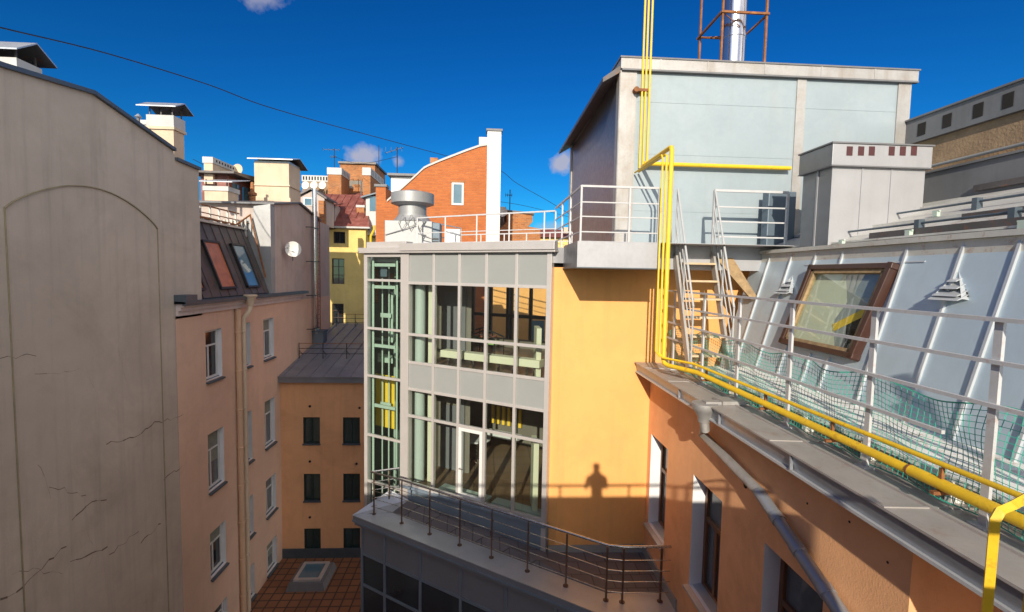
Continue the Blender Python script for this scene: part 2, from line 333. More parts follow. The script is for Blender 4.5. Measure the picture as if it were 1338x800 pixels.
for pts, w in CR_:
    b = MB()
    P = [atx(x/1.3333, 200+y/1.3333, XL) for x, y in pts]; fine = [P[0]]
    for a, c in zip(P[:-1], P[1:]):
        k = max(3, int((c-a).length/.13))
        for i in range(1, k+1):
            fine.append(a.lerp(c, i/k) + Vector((0, random.uniform(-.035, .035), random.uniform(-.05, .05))))
    for i, (a, c) in enumerate(zip(fine[:-1], fine[1:])):
        ww = w*random.uniform(.15, 1.0)*.75
        b.quad(*[Vector((XL+.004, q.y, q.z)) for q in (a+Vector((0,0,ww/2)), a-Vector((0,0,ww/2)), c-Vector((0,0,ww/2)), c+Vector((0,0,ww/2)))])
    b.build('crack', M['crack'], fw)
def under(mb, k=6):  # canopy undersides take the dark second sheet, shade put into the colour
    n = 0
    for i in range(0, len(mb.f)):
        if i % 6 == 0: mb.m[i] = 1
def canopy_chimney(parent, x0, x1, y0, y1, z0, z1, zc, zr, ov, m=None):
    b = MB(); b.box(x0, y0, z0, x1, y1, z1-.32); b.box(x0-.05, y0-.05, z1-.42, x1+.05, y1+.05, z1-.34); ch = b.build('chimney', m or M['beige'], parent)
    b = MB(); b.box(x0-.03, y0-.03, z1-.34, x1+.03, y1+.03, z1); b.build('cap', M['cap'], ch)
    b = MB(); xm0, xm1, ym = x0-ov, x1+ov, (y0+y1)/2
    for ya, yb in ((y0-ov, ym), (ym, y1+ov)):
        za, zb = (zc, zr) if yb == ym else (zr, zc)
        b.hexa([(xm0,ya,za), (xm1,ya,za), (xm1,yb,zb), (xm0,yb,zb), (xm0,ya,za+.03), (xm1,ya,za+.03), (xm1,yb,zb+.03), (xm0,yb,zb+.03)])
    under(b); b.mi = 1
    for px in (x0+.04, (x0+x1)/2, x1-.04):
        for py in (y0+.04, y1-.04): b.bar((px, py, z1), (px, py, zc+.12), .03)
    b.build('canopy', [M['zinc'], M['leftroof']], ch)
    return ch
p_ = atx(227.5, 200, -9.5); q_ = aty(193, 150, p_.y); canopy_chimney(fw, q_.x, -9.5, p_.y, p_.y+.5, 3.2, q_.z, q_.z+.2, q_.z+.42, .2)
p_ = atx(22, 92, -9.62); canopy_chimney(fw, -11.2, -9.62, p_.y, p_.y+.5, 3.4, aty(20, 76, p_.y).z, aty(20, 70, p_.y).z, aty(20, 50, p_.y).z, .2)

# ------------------------------------------------------------------ left wing (peach)
lw = thing('peach_apartment_wing', 'peach rendered apartment wing with white framed windows and rusty mansard roof', 'building', (XL-2, 18, -13.3))
LW0, LW1, LZ0, LZ1 = 14.61, 28.75, -13.3, -1.42
cols = [(16.1, 17.06), (18.12, 19.1), (20.2, 21.16)]; rows = [(-3.72, -2.04), (-7.52, -5.54), (-10.55, -8.97), (-13.15, -11.83)]
holes = [(c[0]-LW0, r[0]-LZ0, c[1]-LW0, r[1]-LZ0) for c in cols for r in rows]
b = MB(); wall(b, (XL,LW0,LZ0), (0,1,0), (0,0,1), 24.0-LW0, LZ1-LZ0, holes, (-1,0,0), .2)
b.quad((XL,24.0,LZ0), (XL,LW1,LZ0), (XL,LW1,LZ1), (XL,24.0,LZ1)); b.quad((XL,LW1,LZ0), (XL-5,LW1,LZ0), (XL-5,LW1,LZ1), (XL,LW1,LZ1)); b.build('wall', M['peach'], lw)
for c in cols:
    for r in rows:
        f = MB(); o = (XL-.20, 0, 0); frame_bars(f, o, (0,1,0), (0,0,1), (1,0,0), c[0]+.01, r[0]+.01, c[1]-.01, r[1]-.01, .075, .06, vsplits=[(c[0]+.36*(c[1]-c[0])+.05, r[0], r[0]+.68*(r[1]-r[0]))], hsplits=[r[0]+.68*(r[1]-r[0])])
        fr = f.build('window', M['white'], lw)
        p = MB(); p.quad((XL-.18,c[0],r[0]), (XL-.18,c[1],r[0]), (XL-.18,c[1],r[1]), (XL-.18,c[0],r[1])); p.build('pane', M[random.choice(('pane', 'pane', 'pane_grey', 'pane_green'))], fr)
        if random.random() < .5:
            hz = r[1]-random.uniform(.25, .6)*(r[1]-r[0]); p = MB(); p.quad((XL-.172,c[0]+.06,hz), (XL-.172,c[1]-.06,hz), (XL-.172,c[1]-.06,r[1]-.06), (XL-.172,c[0]+.06,r[1]-.06)); p.build('blind', M['blind'], fr)
        v = MB(); reveals(v, (XL,0,0), (0,1,0), (0,0,1), [(c[0], r[0], c[1], r[1])], (-1,0,0), .22); v.build('reveal', M['reveal'], fr)
        s = MB(); s.hexa([(XL-.19,c[0]+.005,r[0]+.004), (XL+.09,c[0]-.04,r[0]-.10), (XL+.09,c[1]+.04,r[0]-.10), (XL-.19,c[1]-.005,r[0]+.004), (XL-.19,c[0]+.005,r[0]+.03), (XL+.09,c[0]-.04,r[0]-.05), (XL+.09,c[1]+.04,r[0]-.05), (XL-.19,c[1]-.005,r[0]+.03)]); s.build('sill', M['darkmetal'], fr)
b = MB()
for z0, z1, d in ((-1.42, -1.27, .08), (-1.27, -1.16, .16), (-1.16, -1.05, .24)): b.box(XL-.1, LW0+.02, z0+.002, XL+d, 24.0, z1)
b.build('cornice', M['cornice'], lw)
b = MB(); b.box(XL-.3, LW0-.05, -1.05, XL+.30, 24.4, -.98); b.box(XL+.24, LW0-.05, -1.1, XL+.34, 24.4, -1.0); b.box(XL-.02, LW0-.05, -1.04, XL+.36, LW0+.5, -.78); b.build('gutter', M['darkmetal'], lw)
pt, pb = (-9.3, -0.95), (-10.28, 1.72)
b = MB(); R0, R1 = 15.96, 21.0
b.hexa([(pt[0],R0,pt[1]), (pt[0],R1,pt[1]), (pt[0]-2,R1,pt[1]), (pt[0]-2,R0,pt[1]), (pb[0],R0,pb[1]), (pb[0],R1,pb[1]), (pt[0]-2,R1,pb[1]), (pt[0]-2,R0,pb[1])])
def mpl(y, k, d=0.0): return Vector((pt[0]+(pb[0]-pt[0])*k + .94*d, y, pt[1]+(pb[1]-pt[1])*k + .345*d))
for i in range(10):
    y = R0+.25+i*.55
    if y < R1: b.bar(mpl(y, .0, .012), mpl(y, 1, .012), .03, .03, up=(1,0,0))
roof = b.build('mansard_roof', M['leftroof'], lw)
for (y0, y1, m_) in ((15.97, 16.35, 'pane_orange'), (17.35, 18.35, 'pane_orange'), (19.25, 20.2, 'pane_blue')):
    f = MB()
    for a, c in ((mpl(y0,.1,.05), mpl(y0,.72,.05)), (mpl(y1,.1,.05), mpl(y1,.72,.05)), (mpl(y0-.04,.1,.05), mpl(y1+.04,.1,.05)), (mpl(y0-.04,.72,.05), mpl(y1+.04,.72,.05))): f.bar(a, c, .08, .12, up=(.94,0,.345))
    fo = f.build('roof_window', M['black'], roof)
    p = MB(); p.quad(mpl(y0,.1,.07), mpl(y1,.1,.07), mpl(y1,.72,.07), mpl(y0,.72,.07)); p.build('pane', M[m_], fo)
b = MB()  # upper pale sheet roof, slopes up away from the mansard edge
b.hexa([(pb[0],R0,1.73), (pb[0],21.2,1.73), (-17,21.2,2.9), (-17,R0,2.9), (pb[0],R0,1.80), (pb[0],21.2,1.80), (-17,21.2,2.98), (-17,R0,2.98)])
for i in range(9): b.bar((pb[0], R0+.3+i*.6, 1.82), (-17, R0+.3+i*.6, 3.0), .03, .05)
b.box(pb[0]-.15, R0, 1.70, pb[0]+.12, 21.0, 1.78)
b.build('upper_roof', M['palroof'], lw)
b = MB(); b.prism([(XL-.01,21.02,-1.0), (XL-.01,21.02,2.83), (-9.9,21.02,2.72), (-9.95,21.02,2.2), (-10.9,21.02,2.05), (-10.9,21.02,.5), (-9.6,21.02,-1.0)], (0,.4,0)); b.build('sheet_gable', M['ventgrey'], lw)
b = MB(); b.prism([(XL,21.42,-1.42), (XL,26.9,-1.42), (XL,26.9,2.75), (XL,24.05,3.28), (XL,21.42,2.86)], (-3.2,0,0)); b.prism([(XL-.03,26.9,-1.42), (XL-.03,28.75,-1.42), (XL-.03,28.75,2.7), (XL-.03,26.9,2.75)], (-3,0,0)); b.build('gable_wall', M['mauve'], lw)
b = MB()
for (y0,z0),(y1,z1) in (((21.1,2.83),(24.05,3.30)), ((24.05,3.30),(27.0,2.77))): b.hexa([(XL-3.3,y0,z0), (XL+.12,y0,z0), (XL+.12,y1,z1), (XL-3.3,y1,z1), (XL-3.3,y0,z0+.07), (XL+.12,y0,z0+.07), (XL+.12,y1,z1+.07), (XL-3.3,y1,z1+.07)])
b.build('gable_coping', M['greyconc'], lw)
# downpipes (cream and orange, side by side)
for yy, xx, m_, r in ((18.28, XL+.14, 'cream', .095), (17.98, XL+.11, 'orange_pipe', .10)):
    b = MB(); b.tube([(xx, yy, -1.95 if m_ == 'cream' else -1.45), (xx, yy, -13.3)], r, 12)
    if m_ == 'cream':
        b.tube([(xx, yy, -1.95), (xx+.02, yy, -1.8), (xx+.2, yy+.1, -1.5), (xx+.22, yy+.12, -1.3)], r, 12)
        b.lathe((xx+.22, yy+.12, 0), [(.1,-1.36), (.13,-1.25), (.2,-1.02), (.24,-.98), (.24,-.92), (.2,-.92)], 16)
    for k in range(8): b.lathe((xx, yy, -2.3-k*1.45), [(r+.003,-.03), (r+.02,-.02), (r+.02,.02), (r+.003,.03)], 12)
    b.build('downpipe', M[m_], lw, smooth=True)
# satellite dish
def dish(px, py, Y=None, X=None, r=.3, face=(0,-1,.15), label='', group=None, mm='dish'):
    c = aty(px, py, Y) if Y else atx(px, py, X)
    root = thing('satellite_dish', label, 'satellite dish', c, group)
    n = Vector(face).normalized(); u = n.cross(Vector((0,0,1))).normalized(); v = u.cross(n)
    b = MB(); vs = [c - n*.0]; fs = []; K = 20
    for ring in (1, 2, 3):
        rr = r*ring/3
        for k in range(K): vs.append(c + u*(rr*math.cos(2*PI*k/K)) + v*(rr*1.05*math.sin(2*PI*k/K)) + n*(.22*r*(ring/3)**2))
    for k in range(K): fs.append((0, 1+k, 1+(k+1) % K))
    for ring in (0, 1):
        for k in range(K): fs.append((1+ring*K+k, 1+ring*K+(k+1) % K, 1+(ring+1)*K+(k+1) % K, 1+(ring+1)*K+k))
    n0 = len(vs); vs += [p - n*.012 for p in vs[:]]; fs += [tuple(n0+i for i in reversed(f)) for f in fs[:]]
    for k in range(K): fs.append((1+2*K+k, 1+2*K+(k+1) % K, n0+1+2*K+(k+1) % K, n0+1+2*K+k))
    b.add(vs, fs); b.build('reflector', M[mm], root, smooth=True)
    b = MB(); b.tube([c + u*r, c + n*r*.5 + u*r*1.05, c + n*r*.95 + u*.75*r], .012, 6); b.tube([c+n*r*.85+u*.75*r, c+n*r*1.1+u*.72*r], .035, 8); b.build('feed_arm', M['greyconc'], root)
    b = MB(); b.tube([c - n*.01, c - n*.22], .025, 8); b.tube([c-n*.2-Vector((0,0,.5)), c-n*.2+Vector((0,0,.12))], .022, 8); b.build('mount', M['greyconc'], root)
    return root
dish(383, 326, X=XL+.42, r=.34, face=(.45,-.9,.15), label='white dish on mauve gable wall, half in sunlight')
# gable ladder and flue
b0 = thing('wall_ladder', 'narrow rusty ladder fixed to mauve gable wall beside the steel flue', 'ladder', (XL+.1, 26.3, -3.4))
b = MB()
for dy in (0, .36): b.bar((XL+.14, 26.25+dy, -3.4), (XL+.14, 26.25+dy, 3.2), .035)
b.build('side_rail', M['rust'], b0)
for k in range(27): b = MB(); b.bar((XL+.14, 26.25, -3.3+k*.24), (XL+.14, 26.61, -3.3+k*.24), .022); b.build('rung', M['rust'], b0)
b0 = thing('steel_flue_pipe', 'shiny steel flue climbing the mauve gable wall above a grey roof box', 'flue', (XL+.2, 25.7, -3.4))
b = MB(); b.tube([(XL+.2,25.7,-3.0), (XL+.2,25.7,4.3)], .11, 14); b.tube([(XL+.2,25.7,-3.0), (XL+.24,25.8,-3.3), (XL+.5,26.0,-3.5)], .11, 12); b.build('pipe', M['steel'], b0, smooth=True)
for k in range(4):
    b = MB(); z = -3.0+k*1.75; b.bar((XL, 25.0, z), (XL+.3, 25.0, z), .04); b.bar((XL+.3, 24.98, z), (XL+.3, 26.0, z), .04); b.bar((XL, 25.98, z), (XL+.3, 25.98, z), .04); b.build('bracket', M['black'], b0)

# ------------------------------------------------------------------ rear orange building
YR = 21.75
rb = thing('rear_orange_block', 'low orange block closing the yard with six dark windows under blue-grey roof', 'building', (-6, YR+3, -13.3))
wc = [(-8.2, -7.46), (-6.42, -5.66), (-4.6, -3.85)]; wr = [(-7.88, -6.65), (-10.58, -9.3), (-13.05, -11.9)]
b = MB(); holes = [(c[0]+9.2, r[0]+13.3, c[1]+9.2, r[1]+13.3) for c in wc for r in wr]
wall(b, (-9.2,YR,-13.3), (1,0,0), (0,0,1), 7.2, 8.25, holes, (0,1,0), .15); b.build('wall', M['rear_orange'], rb)
for c in wc:
    for r in wr:
        f = MB(); frame_bars(f, (0,YR+.12,0), (1,0,0), (0,0,1), (0,-1,0), c[0]+.004, r[0]+.004, c[1]-.004, r[1]-.004, .05, .05, vsplits=[(c[0]+.5*(c[1]-c[0]), r[0], r[1])])
        reveals(f, (0,YR,0), (1,0,0), (0,0,1), [(c[0], r[0], c[1], r[1])], (0,1,0), .13); fr = f.build('window', M['darkframe'], rb)
        p = MB(); p.quad((c[0],YR+.11,r[0]), (c[1],YR+.11,r[0]), (c[1],YR+.11,r[1]), (c[0],YR+.11,r[1])); p.build('pane', M['pane_green'], fr)
        s = MB(); s.box(c[0]-.03, YR-.06, r[0]-.06, c[1]+.03, YR+.1, r[0]+.002); s.build('sill', M['darkmetal'], fr)
b = MB(); b.box(-9.19, YR-.05, -13.3, -2, YR-.003, -12.85); b.build('plinth', M['darkmetal'], rb)
b = MB(); zf, zb = -4.72, -3.15; yb = 29.6
b.hexa([(-9.19,YR-.25,zf-.28), (-1.9,YR-.25,zf-.28), (-1.9,yb,-5), (-9.19,yb,-5), (-9.19,YR-.25,zf), (-1.9,YR-.25,zf), (-1.9,yb,zb), (-9.19,yb,zb)])
for i in range(12): x = -9.0+i*.6; b.bar((x, YR-.22, zf+.02), (x, yb, zb+.02), .03, .05)
b.bar((-9.19, YR-.27, zf-.02), (-1.9, YR-.27, zf-.02), .06, .06)
rf = b.build('roof', M['rearroof'], rb)
def zroof(y): return zf + (zb-zf)*(y-YR+.25)/(yb-YR+.25)
for px, py in ((405,531), (470,533), (405,603), (405,676), (466,606)):
    p = aty(px, py, YR); b = MB(); b.tube([(p.x, YR-.03, p.z), (p.x, YR+.05, p.z)], .055, 10); b.build('vent_hole', M['black'], rb)
def iron_fence(y, label, x0, x1):
    r0 = thing('roof_guard_rail', label, 'roof railing', ((x0+x1)/2, y, zroof(y)))
    for k in range(3):
        b = MB(); b.bar((x0, y, zroof(y)+.25+k*.25), (x1, y, zroof(y)+.25+k*.25), .025); b.build('rail', M['rust'] if k == 2 else M['black'], r0)
    n = 7
    for k in range(n):
        x = x0+(x1-x0)*k/(n-1); b = MB(); b.bar((x, y, zroof(y)), (x, y, zroof(y)+.78), .03); b.bar((x, y+.5, zroof(y+.5)), (x, y, zroof(y)+.4), .02); b.build('post', M['black'], r0)
iron_fence(23.7, 'thin iron guard rail across lower part of the rear metal roof', -9.1, -2.2)
iron_fence(28.9, 'thin iron guard rail at top of the rear metal roof before yellow house', -8.9, -2.2)
r0 = thing('roof_vent_box', 'blue-grey sheet box on rear roof beneath the steel flue', 'roof vent', (-9.0, 26.0, zroof(26)))
b = MB(); b.box(-9.15, 25.7, zroof(26)-.2, -8.6, 26.3, -3.25); b.build('box', M['greyblue'], r0); b = MB(); b.box(-9.18, 25.64, -3.25, -8.55, 26.36, -3.15); b.build('lid', M['darkmetal'], r0)
# terrace skylight
s0 = thing('terrace_skylight', 'low square skylight with grey upstand on the brown tiled yard', 'skylight', (-7.3, 20.2, -13.3))
b = MB(); b.hexa([(-8.1,19.35,-13.3), (-6.5,19.35,-13.3), (-6.5,21.0,-13.3), (-8.1,21.0,-13.3), (-8.0,19.45,-13.0), (-6.6,19.45,-13.0), (-6.6,20.9,-13.0), (-8.0,20.9,-13.0)]); b.build('upstand', M['greyconc'], s0)
b = MB(); frame_bars(b, (0,0,-13.0), (1,0,0), (0,1,0), (0,0,1), -7.85, 19.55, -6.75, 20.8, .12, .1); fo = b.build('frame', M['alu'], s0)
b = MB(); b.quad((-7.8,19.6,-12.94), (-6.8,19.6,-12.94), (-6.8,20.75,-12.94), (-7.8,20.75,-12.94)); b.build('pane', M['pane_blue'], fo)

# ------------------------------------------------------------------ rooftops behind the left wing
def pbox(mb, x0, y0, x1, y1, Y, depth):
    a = aty(x0, y0, Y); c = aty(x1, y1, Y); a2 = aty(x1, y0, Y)
    mb.box(a.x, Y, c.z, a2.x, Y+depth, a.z); return mb
def chim(name, label, x0, yt, x1, yb_, Y, depth, m_, capy=None, holes=0, capw=.04, cat='chimney'):
    a = aty(x0, yt, Y); c = aty(x1, yb_, Y); r0 = thing(name, label, cat, ((a.x+c.x)/2, Y+depth/2, c.z-.6))
    cz = aty(x0, capy, Y).z if capy else a.z
    b = MB(); b.box(a.x, Y, c.z-.6, c.x, Y+depth, cz); b.build('stack', M[m_], r0)
    if capy:
        b = MB(); b.box(a.x-capw, Y-capw, cz, c.x+capw, Y+depth+capw, a.z); cp = b.build('cap', M['cap'], r0)
        if holes:
            b = MB(); L = depth
            for k in range(holes):
                yy = Y+.15+(L-.3)*(k+.5)/holes; b.box(c.x+capw-.01, yy-.05, cz+.1, c.x+capw+.004, yy+.06, a.z-.08)
            if c.x-a.x > 1.2:
                nh = 9
                for k in range(nh): xx = a.x+(c.x-a.x)*(k+.5)/nh; b.box(xx-.06, Y-capw-.004, cz+.12, xx+.06, Y-capw+.01, a.z-.1)
            b.build('smoke_hole', M['hole'], cp)
    return r0
chim('roof_chimney', 'orange chimney with long white pierced cap behind the firewall', 266, 205, 278, 224, 24.0, 2.6, 'beige', 213, 9)
dish(311, 222, Y=26.0, r=.28, face=(-.1,-1,.1), label='ochre dish beside the long pierced chimney cap', mm='beige')
c3 = thing('roof_chimney', 'largest chimney, pale beige block with flat tin canopy', 'chimney', (-11.7, 25.5, 2.0))
a = aty(332, 212, 25); c = aty(378, 275, 25); b = MB(); b.box(a.x, 25, c.z-1, c.x, 26.5, a.z); b.box(a.x-.12, 24.94, aty(332,241,25).z-.06, c.x+.06, 26.5, aty(332,241,25).z); b.box(a.x-.1, 24.9, c.z-1, c.x+.1, 26.5, aty(332,258,25).z); b.build('stack', M['beige'], c3)
b = MB(); z1 = a.z
b.hexa([(a.x-.2,24.7,z1+.1), (c.x+.3,24.7,z1+.1), (c.x+.3,25.7,z1+.36), (a.x-.2,25.7,z1+.36), (a.x-.2,24.7,z1+.14), (c.x+.3,24.7,z1+.14), (c.x+.3,25.7,z1+.40), (a.x-.2,25.7,z1+.40)])
b.hexa([(a.x-.2,25.7,z1+.36), (c.x+.3,25.7,z1+.36), (c.x+.3,26.8,z1+.0), (a.x-.2,26.8,z1+.0), (a.x-.2,25.7,z1+.40), (c.x+.3,25.7,z1+.40), (c.x+.3,26.8,z1+.04), (a.x-.2,26.8,z1+.04)])
under(b); b.box(a.x, 25.02, z1, c.x, 26.4, z1+.1); b.build('canopy', [M['zinc'], M['leftroof']], c3)
# low beige chimney with canopy
c2 = thing('roof_chimney', 'low beige chimney under a sloping tin canopy, left of the largest chimney', 'chimney', (-12.9, 22.6, 2.0))
a = aty(267, 243, 22); c = aty(298, 268, 22); b = MB(); b.box(a.x, 22, c.z-.8, c.x, 22.9, a.z-.2); b.build('stack', M['beige'], c2)
b = MB(); b.box(a.x-.05, 21.95, a.z-.2, c.x+.05, 22.95, a.z); b.build('cap', M['cap'], c2)
b = MB(); b.hexa([(a.x-.2,21.7,a.z+.14), (c.x+.35,21.7,a.z+.14), (c.x+.35,23.3,a.z+.5), (a.x-.2,23.3,a.z+.5), (a.x-.2,21.7,a.z+.17), (c.x+.35,21.7,a.z+.17), (c.x+.35,23.3,a.z+.53), (a.x-.2,23.3,a.z+.53)])
under(b); b.mi = 1
for x in (a.x+.05, c.x-.05):
    for y in (22.05, 22.85): b.bar((x, y, a.z), (x, y, a.z+.3), .04)
b.build('canopy', [M['zinc'], M['leftroof']], c2)
# attic hut with dark eaves
h0 = thing('attic_hut', 'small rust-red attic hut with dark overhanging roof behind the firewall edge', 'roof hut', (-13.2, 24.6, 2.5))
a = aty(262, 228, 24.2); c = aty(300, 285, 24.2); b = MB(); b.box(a.x, 24.2, c.z-.5, c.x, 27.5, a.z); b.build('wall', M['redroof'], h0)
b = MB(); b.hexa([(a.x-.3,23.7,a.z), (c.x+.5,23.7,a.z), (c.x+.9,28,a.z-.1), (a.x-.3,28,a.z-.1), (a.x-.3,23.7,a.z+.1), (c.x+.5,23.7,a.z+.1), (c.x+.9,28,a.z+.35), (a.x-.3,28,a.z+.35)]); b.build('roof', M['leftroof'], h0)
for i in range(3):
    p = MB(); x = c.x+.05+i*.0; yy = 24.5+i*.95; p.box(c.x-.02, yy, c.z+.3, c.x+.02, yy+.6, a.z-.3); p.build('window', M['pane_blue'], h0)
# dark attic mass + small items
d0 = thing('attic_dormer', 'dark sheet dormer beyond the low canopy chimney', 'dormer', (-12, 27, 2))
a = aty(311, 246, 26.5); c = aty(332, 275, 26.5); b = MB(); b.box(a.x, 26.5, c.z-.6, c.x+.4, 28.5, a.z); b.build('wall', M['darkwall'], d0)
b = MB(); b.hexa([(a.x-.3,26.2,a.z-.3), (c.x+.5,26.2,a.z+.1), (c.x+.5,28.7,a.z+.1), (a.x-.3,28.7,a.z-.3), (a.x-.3,26.2,a.z-.22), (c.x+.5,26.2,a.z+.2), (c.x+.5,28.7,a.z+.2), (a.x-.3,28.7,a.z-.22)]); b.build('roof', M['redroof'], d0)
b = MB(); w = pbox(b, 316, 258, 324, 268, 26.48, .04); b.build('window', M['pane_blue'], d0)
def parapet_box(x0, y0, x1, y1, Y, lbl):
    a = aty(x0, y0, Y); c = aty(x1, y1, Y); r0 = thing('roof_hatch_box', lbl, 'roof box', ((a.x+c.x)/2, Y+.4, c.z))
    b = MB(); b.box(a.x, Y, c.z-.6, c.x, Y+.8, a.z); b.build('body', M['zinc_box'], r0)
    b = MB(); b.box(a.x-.05, Y-.05, a.z, c.x+.05, Y+.85, a.z+.06); b.build('lid', M['palroof'], r0)
    b = MB(); n = max(2, int((c.x-a.x)/.3))
    for k in range(1, n): x = a.x+(c.x-a.x)*k/n; b.box(x-.012, Y-.012, c.z-.5, x+.012, Y+.0, a.z)
    b.build('seam', M['cablegrey'], r0)
parapet_box(268, 268, 298, 279, 21.6, 'pale sheet box below the low canopy chimney')
parapet_box(305, 267, 336, 280, 22.6, 'rust-stained white sheet box before the largest chimney')
t0 = thing('roof_finial', 'small terracotta vent pipe standing beside the rust-stained sheet box', 'vent pipe', aty(330, 266, 24))
b = MB(); p = aty(330, 266, 24); b.lathe(p, [(.14,-.4), (.14,.35), (.2,.4), (.2,.5), (.1,.56), (.07,1.0), (.05,1.02)], 14); b.build('pipe', M['oldbrick'], t0, smooth=True)
# pale wooden roof fence above the mansard + struts
f0 = thing('roof_edge_rail', 'pale rusty rail with struts on roof edge above the mansard windows', 'roof railing', (-10.6, 19, 1.8))
for k in range(7):
    y = 17.0+k*.62; b = MB(); b.bar((-10.5, y, 1.8), (-10.5, y, 2.4), .06, .04); b.build('post', M['palroof'], f0)
b = MB(); b.bar((-10.5, 16.2, 2.38), (-10.5, 21, 2.38), .05); b.bar((-10.5, 16.2, 2.1), (-10.5, 21, 2.1), .035); b.build('rail', M['rust'], f0)
for (p0, p1) in (((-10.2,20.2,1.85), (-10.0,20.95,2.35)), ((-10.0,20.9,2.35), (-9.4,20.9,-.3))):
    b = MB(); b.bar(p0, p1, .05); b.build('strut', M['rust'], f0)
pk_ = thing('roof_fence_panel', 'short row of pale upright slats on left roof before the rusty sheet box', 'fence', (-11.6, 20.9, 1.7))
for k in range(9):
    p = aty(284+k*4.6, 326, 20.9); q = aty(284+k*4.6, 287, 20.9); b = MB(); b.bar(p, q, .07, .04, up=(0,1,0)); b.build('slat', M['slat'], pk_)
for yy in (291, 310):
    b = MB(); b.bar(aty(281, yy, 20.95), aty(324, yy, 20.95), .05, .03); b.build('rail', M['rust'], pk_)
dbr = thing('roof_pipe', 'rusty horizontal pipe lying along the left roof edge below slats', 'pipe', (-10.6, 18.5, 1.9))
b = MB(); b.tube([(-10.45,16.0,1.86), (-10.42,18.4,1.90), (-10.45,20.9,1.86)], .05, 8); b.build('pipe', M['rust'], dbr, smooth=True)
# ------------------------------------------------------------------ far centre-left: yellow house, red roofs, brick stacks
yh = thing('yellow_house', 'yellow house with red tin roof at the end of the rear yard', 'building', (-9.5, 38, -5))
YH = 36.0
a = aty(431, 298, YH); c = aty(478, 430, YH)
b = MB(); wz = [(436, 303, 451, 318), (434, 338, 450, 371), (434, 397, 449, 425)]
hs = []
for x0, y0, x1, y1 in wz:
    p = aty(x0, y1, YH); q2 = aty(x1, y0, YH); hs.append((p.x-(-13.0), p.z-(-6), q2.x-(-13.0), q2.z-(-6)))
wall(b, (-13,YH,-6), (1,0,0), (0,0,1), c.x+13, a.z+6, hs, (0,1,0), .15); b.quad((c.x,YH,-6), (c.x,YH+6,-6), (c.x,YH+6,a.z), (c.x,YH,a.z)); b.build('wall', M['yellowwall'], yh)
for h in hs:
    f = MB(); x0, z0, x1, z1 = h[0]-13, h[1]-6, h[2]-13, h[3]-6
    reveals(f, (0,YH,0), (1,0,0), (0,0,1), [(x0,z0,x1,z1)], (0,1,0), .16)
    frame_bars(f, (0,YH+.15,0), (1,0,0), (0,0,1), (0,-1,0), x0, z0, x1, z1, .06, .06, vsplits=[((x0+x1)/2, z0, z1)], hsplits=[z0+.35*(z1-z0), z0+.68*(z1-z0)] if z1-z0 > 1 else [])
    fo = f.build('window', M['brownframe'], yh); p = MB(); p.quad((x0,YH+.13,z0), (x1,YH+.13,z0), (x1,YH+.13,z1), (x0,YH+.13,z1)); p.build('pane', M['pane'], fo)
b = MB(); zt = a.z
b.box(-13, YH-.3, zt, c.x+.35, YH+.2, zt+.12); b.build('eave', M['cap'], yh)
b = MB(); zm = aty(440, 284, YH).z; zr_ = aty(450, 256, 39).z
b.hexa([(-13.3,YH-.3,zt+.12), (c.x+.35,YH-.3,zt+.12), (c.x+.2,YH+7,zt+.12), (-13.3,YH+7,zt+.12), (-13.3,YH+.25,zm), (c.x+.15,YH+.25,zm), (c.x+.1,YH+6.5,zm), (-13.3,YH+6.5,zm)])
b.prism([(-14,YH+.25,zm), (-14,YH+3.6,zr_+.2), (-14,YH+7,zm)], (c.x+14+.1,0,0))
for k in range(8): x = -13+k*.55; b.bar((x, YH+.2, zm+.02), (x, YH+3.6, zr_+.22), .03, .05)
b.build('roof', M['redroof'], yh)
b = MB(); p = aty(489, 300, YH-.2); b.tube([p+Vector((.0,0,.3)), p+Vector((0,0,0)), p+Vector((-.25,0,-.5)), p+Vector((-.25,0,-3))], .09, 8); b.build('drainpipe', M['yellow'], yh, smooth=True)
chim('roof_chimney', 'small brick chimney on the red roof slope nearest the yellow eaves', 466, 268, 476, 284, 37.0, .5, 'oldbrick', 271)
chim('roof_chimney', 'old brick stack with white cap, nearest the three dishes', 428, 219, 446, 262, 41.0, 2.4, 'oldbrick', 228, 5)
chim('roof_chimney', 'old brick stack with white cap in front of dark attic block right end', 474, 219, 484, 258, 41.5, 5, 'oldbrick', 229, 8)
ab = chim('brick_attic_block', 'broad old brick attic block with dark flat coping on far roofs', 444, 214, 490, 262, 46, 4.5, 'oldbrick', None, cat='attic block')
a = aty(444, 214, 46); c = aty(490, 262, 46); b = MB(); b.box(a.x-.1, 45.8, a.z, c.x+.15, 50.6, a.z+.18); b.build('coping', M['leftroof'], ab)
b = MB(); pbox(b, 455, 236, 474, 256, 45.95, .06); b.build('boarded_opening', M['darkwall'], ab)
b = MB(); pbox(b, 461, 241, 472, 254, 45.92, .03); b.build('brick_infill', M['oldbrick'], ab)
rs = thing('red_tin_roof', 'sloping red tin roof with seams between the far brick stacks', 'roof', (-12, 41, 4))
b = MB(); p = [aty(430,272,33.5), aty(476,250,37.5), aty(500,262,37.5), aty(492,290,33.5)]
b.prism([aty(424,284,38.4), aty(440,256,43), aty(487,250,44), aty(487,284,38.6)], (0,.1,-.5)); b.build('sheet', M['redroof'], rs)
chim('roof_chimney', 'short pale pierced block peeping over firewall beside canopy chimney', 183, 157, 193, 175, 17.5, .6, 'cap', 163, 3)
chim('roof_chimney', 'tiny brick stub between largest chimney and the three dishes', 377, 246, 386, 270, 34, .6, 'oldbrick', 249)
chim('roof_chimney', 'dark sooty brick stack behind the left canopy chimney', 300, 240, 308, 268, 27.5, .6, 'oldbrick', None)
chim('roof_chimney', 'low brick stub on ridge of the red tin roof', 452, 243, 459, 258, 44.5, .6, 'oldbrick', 246)
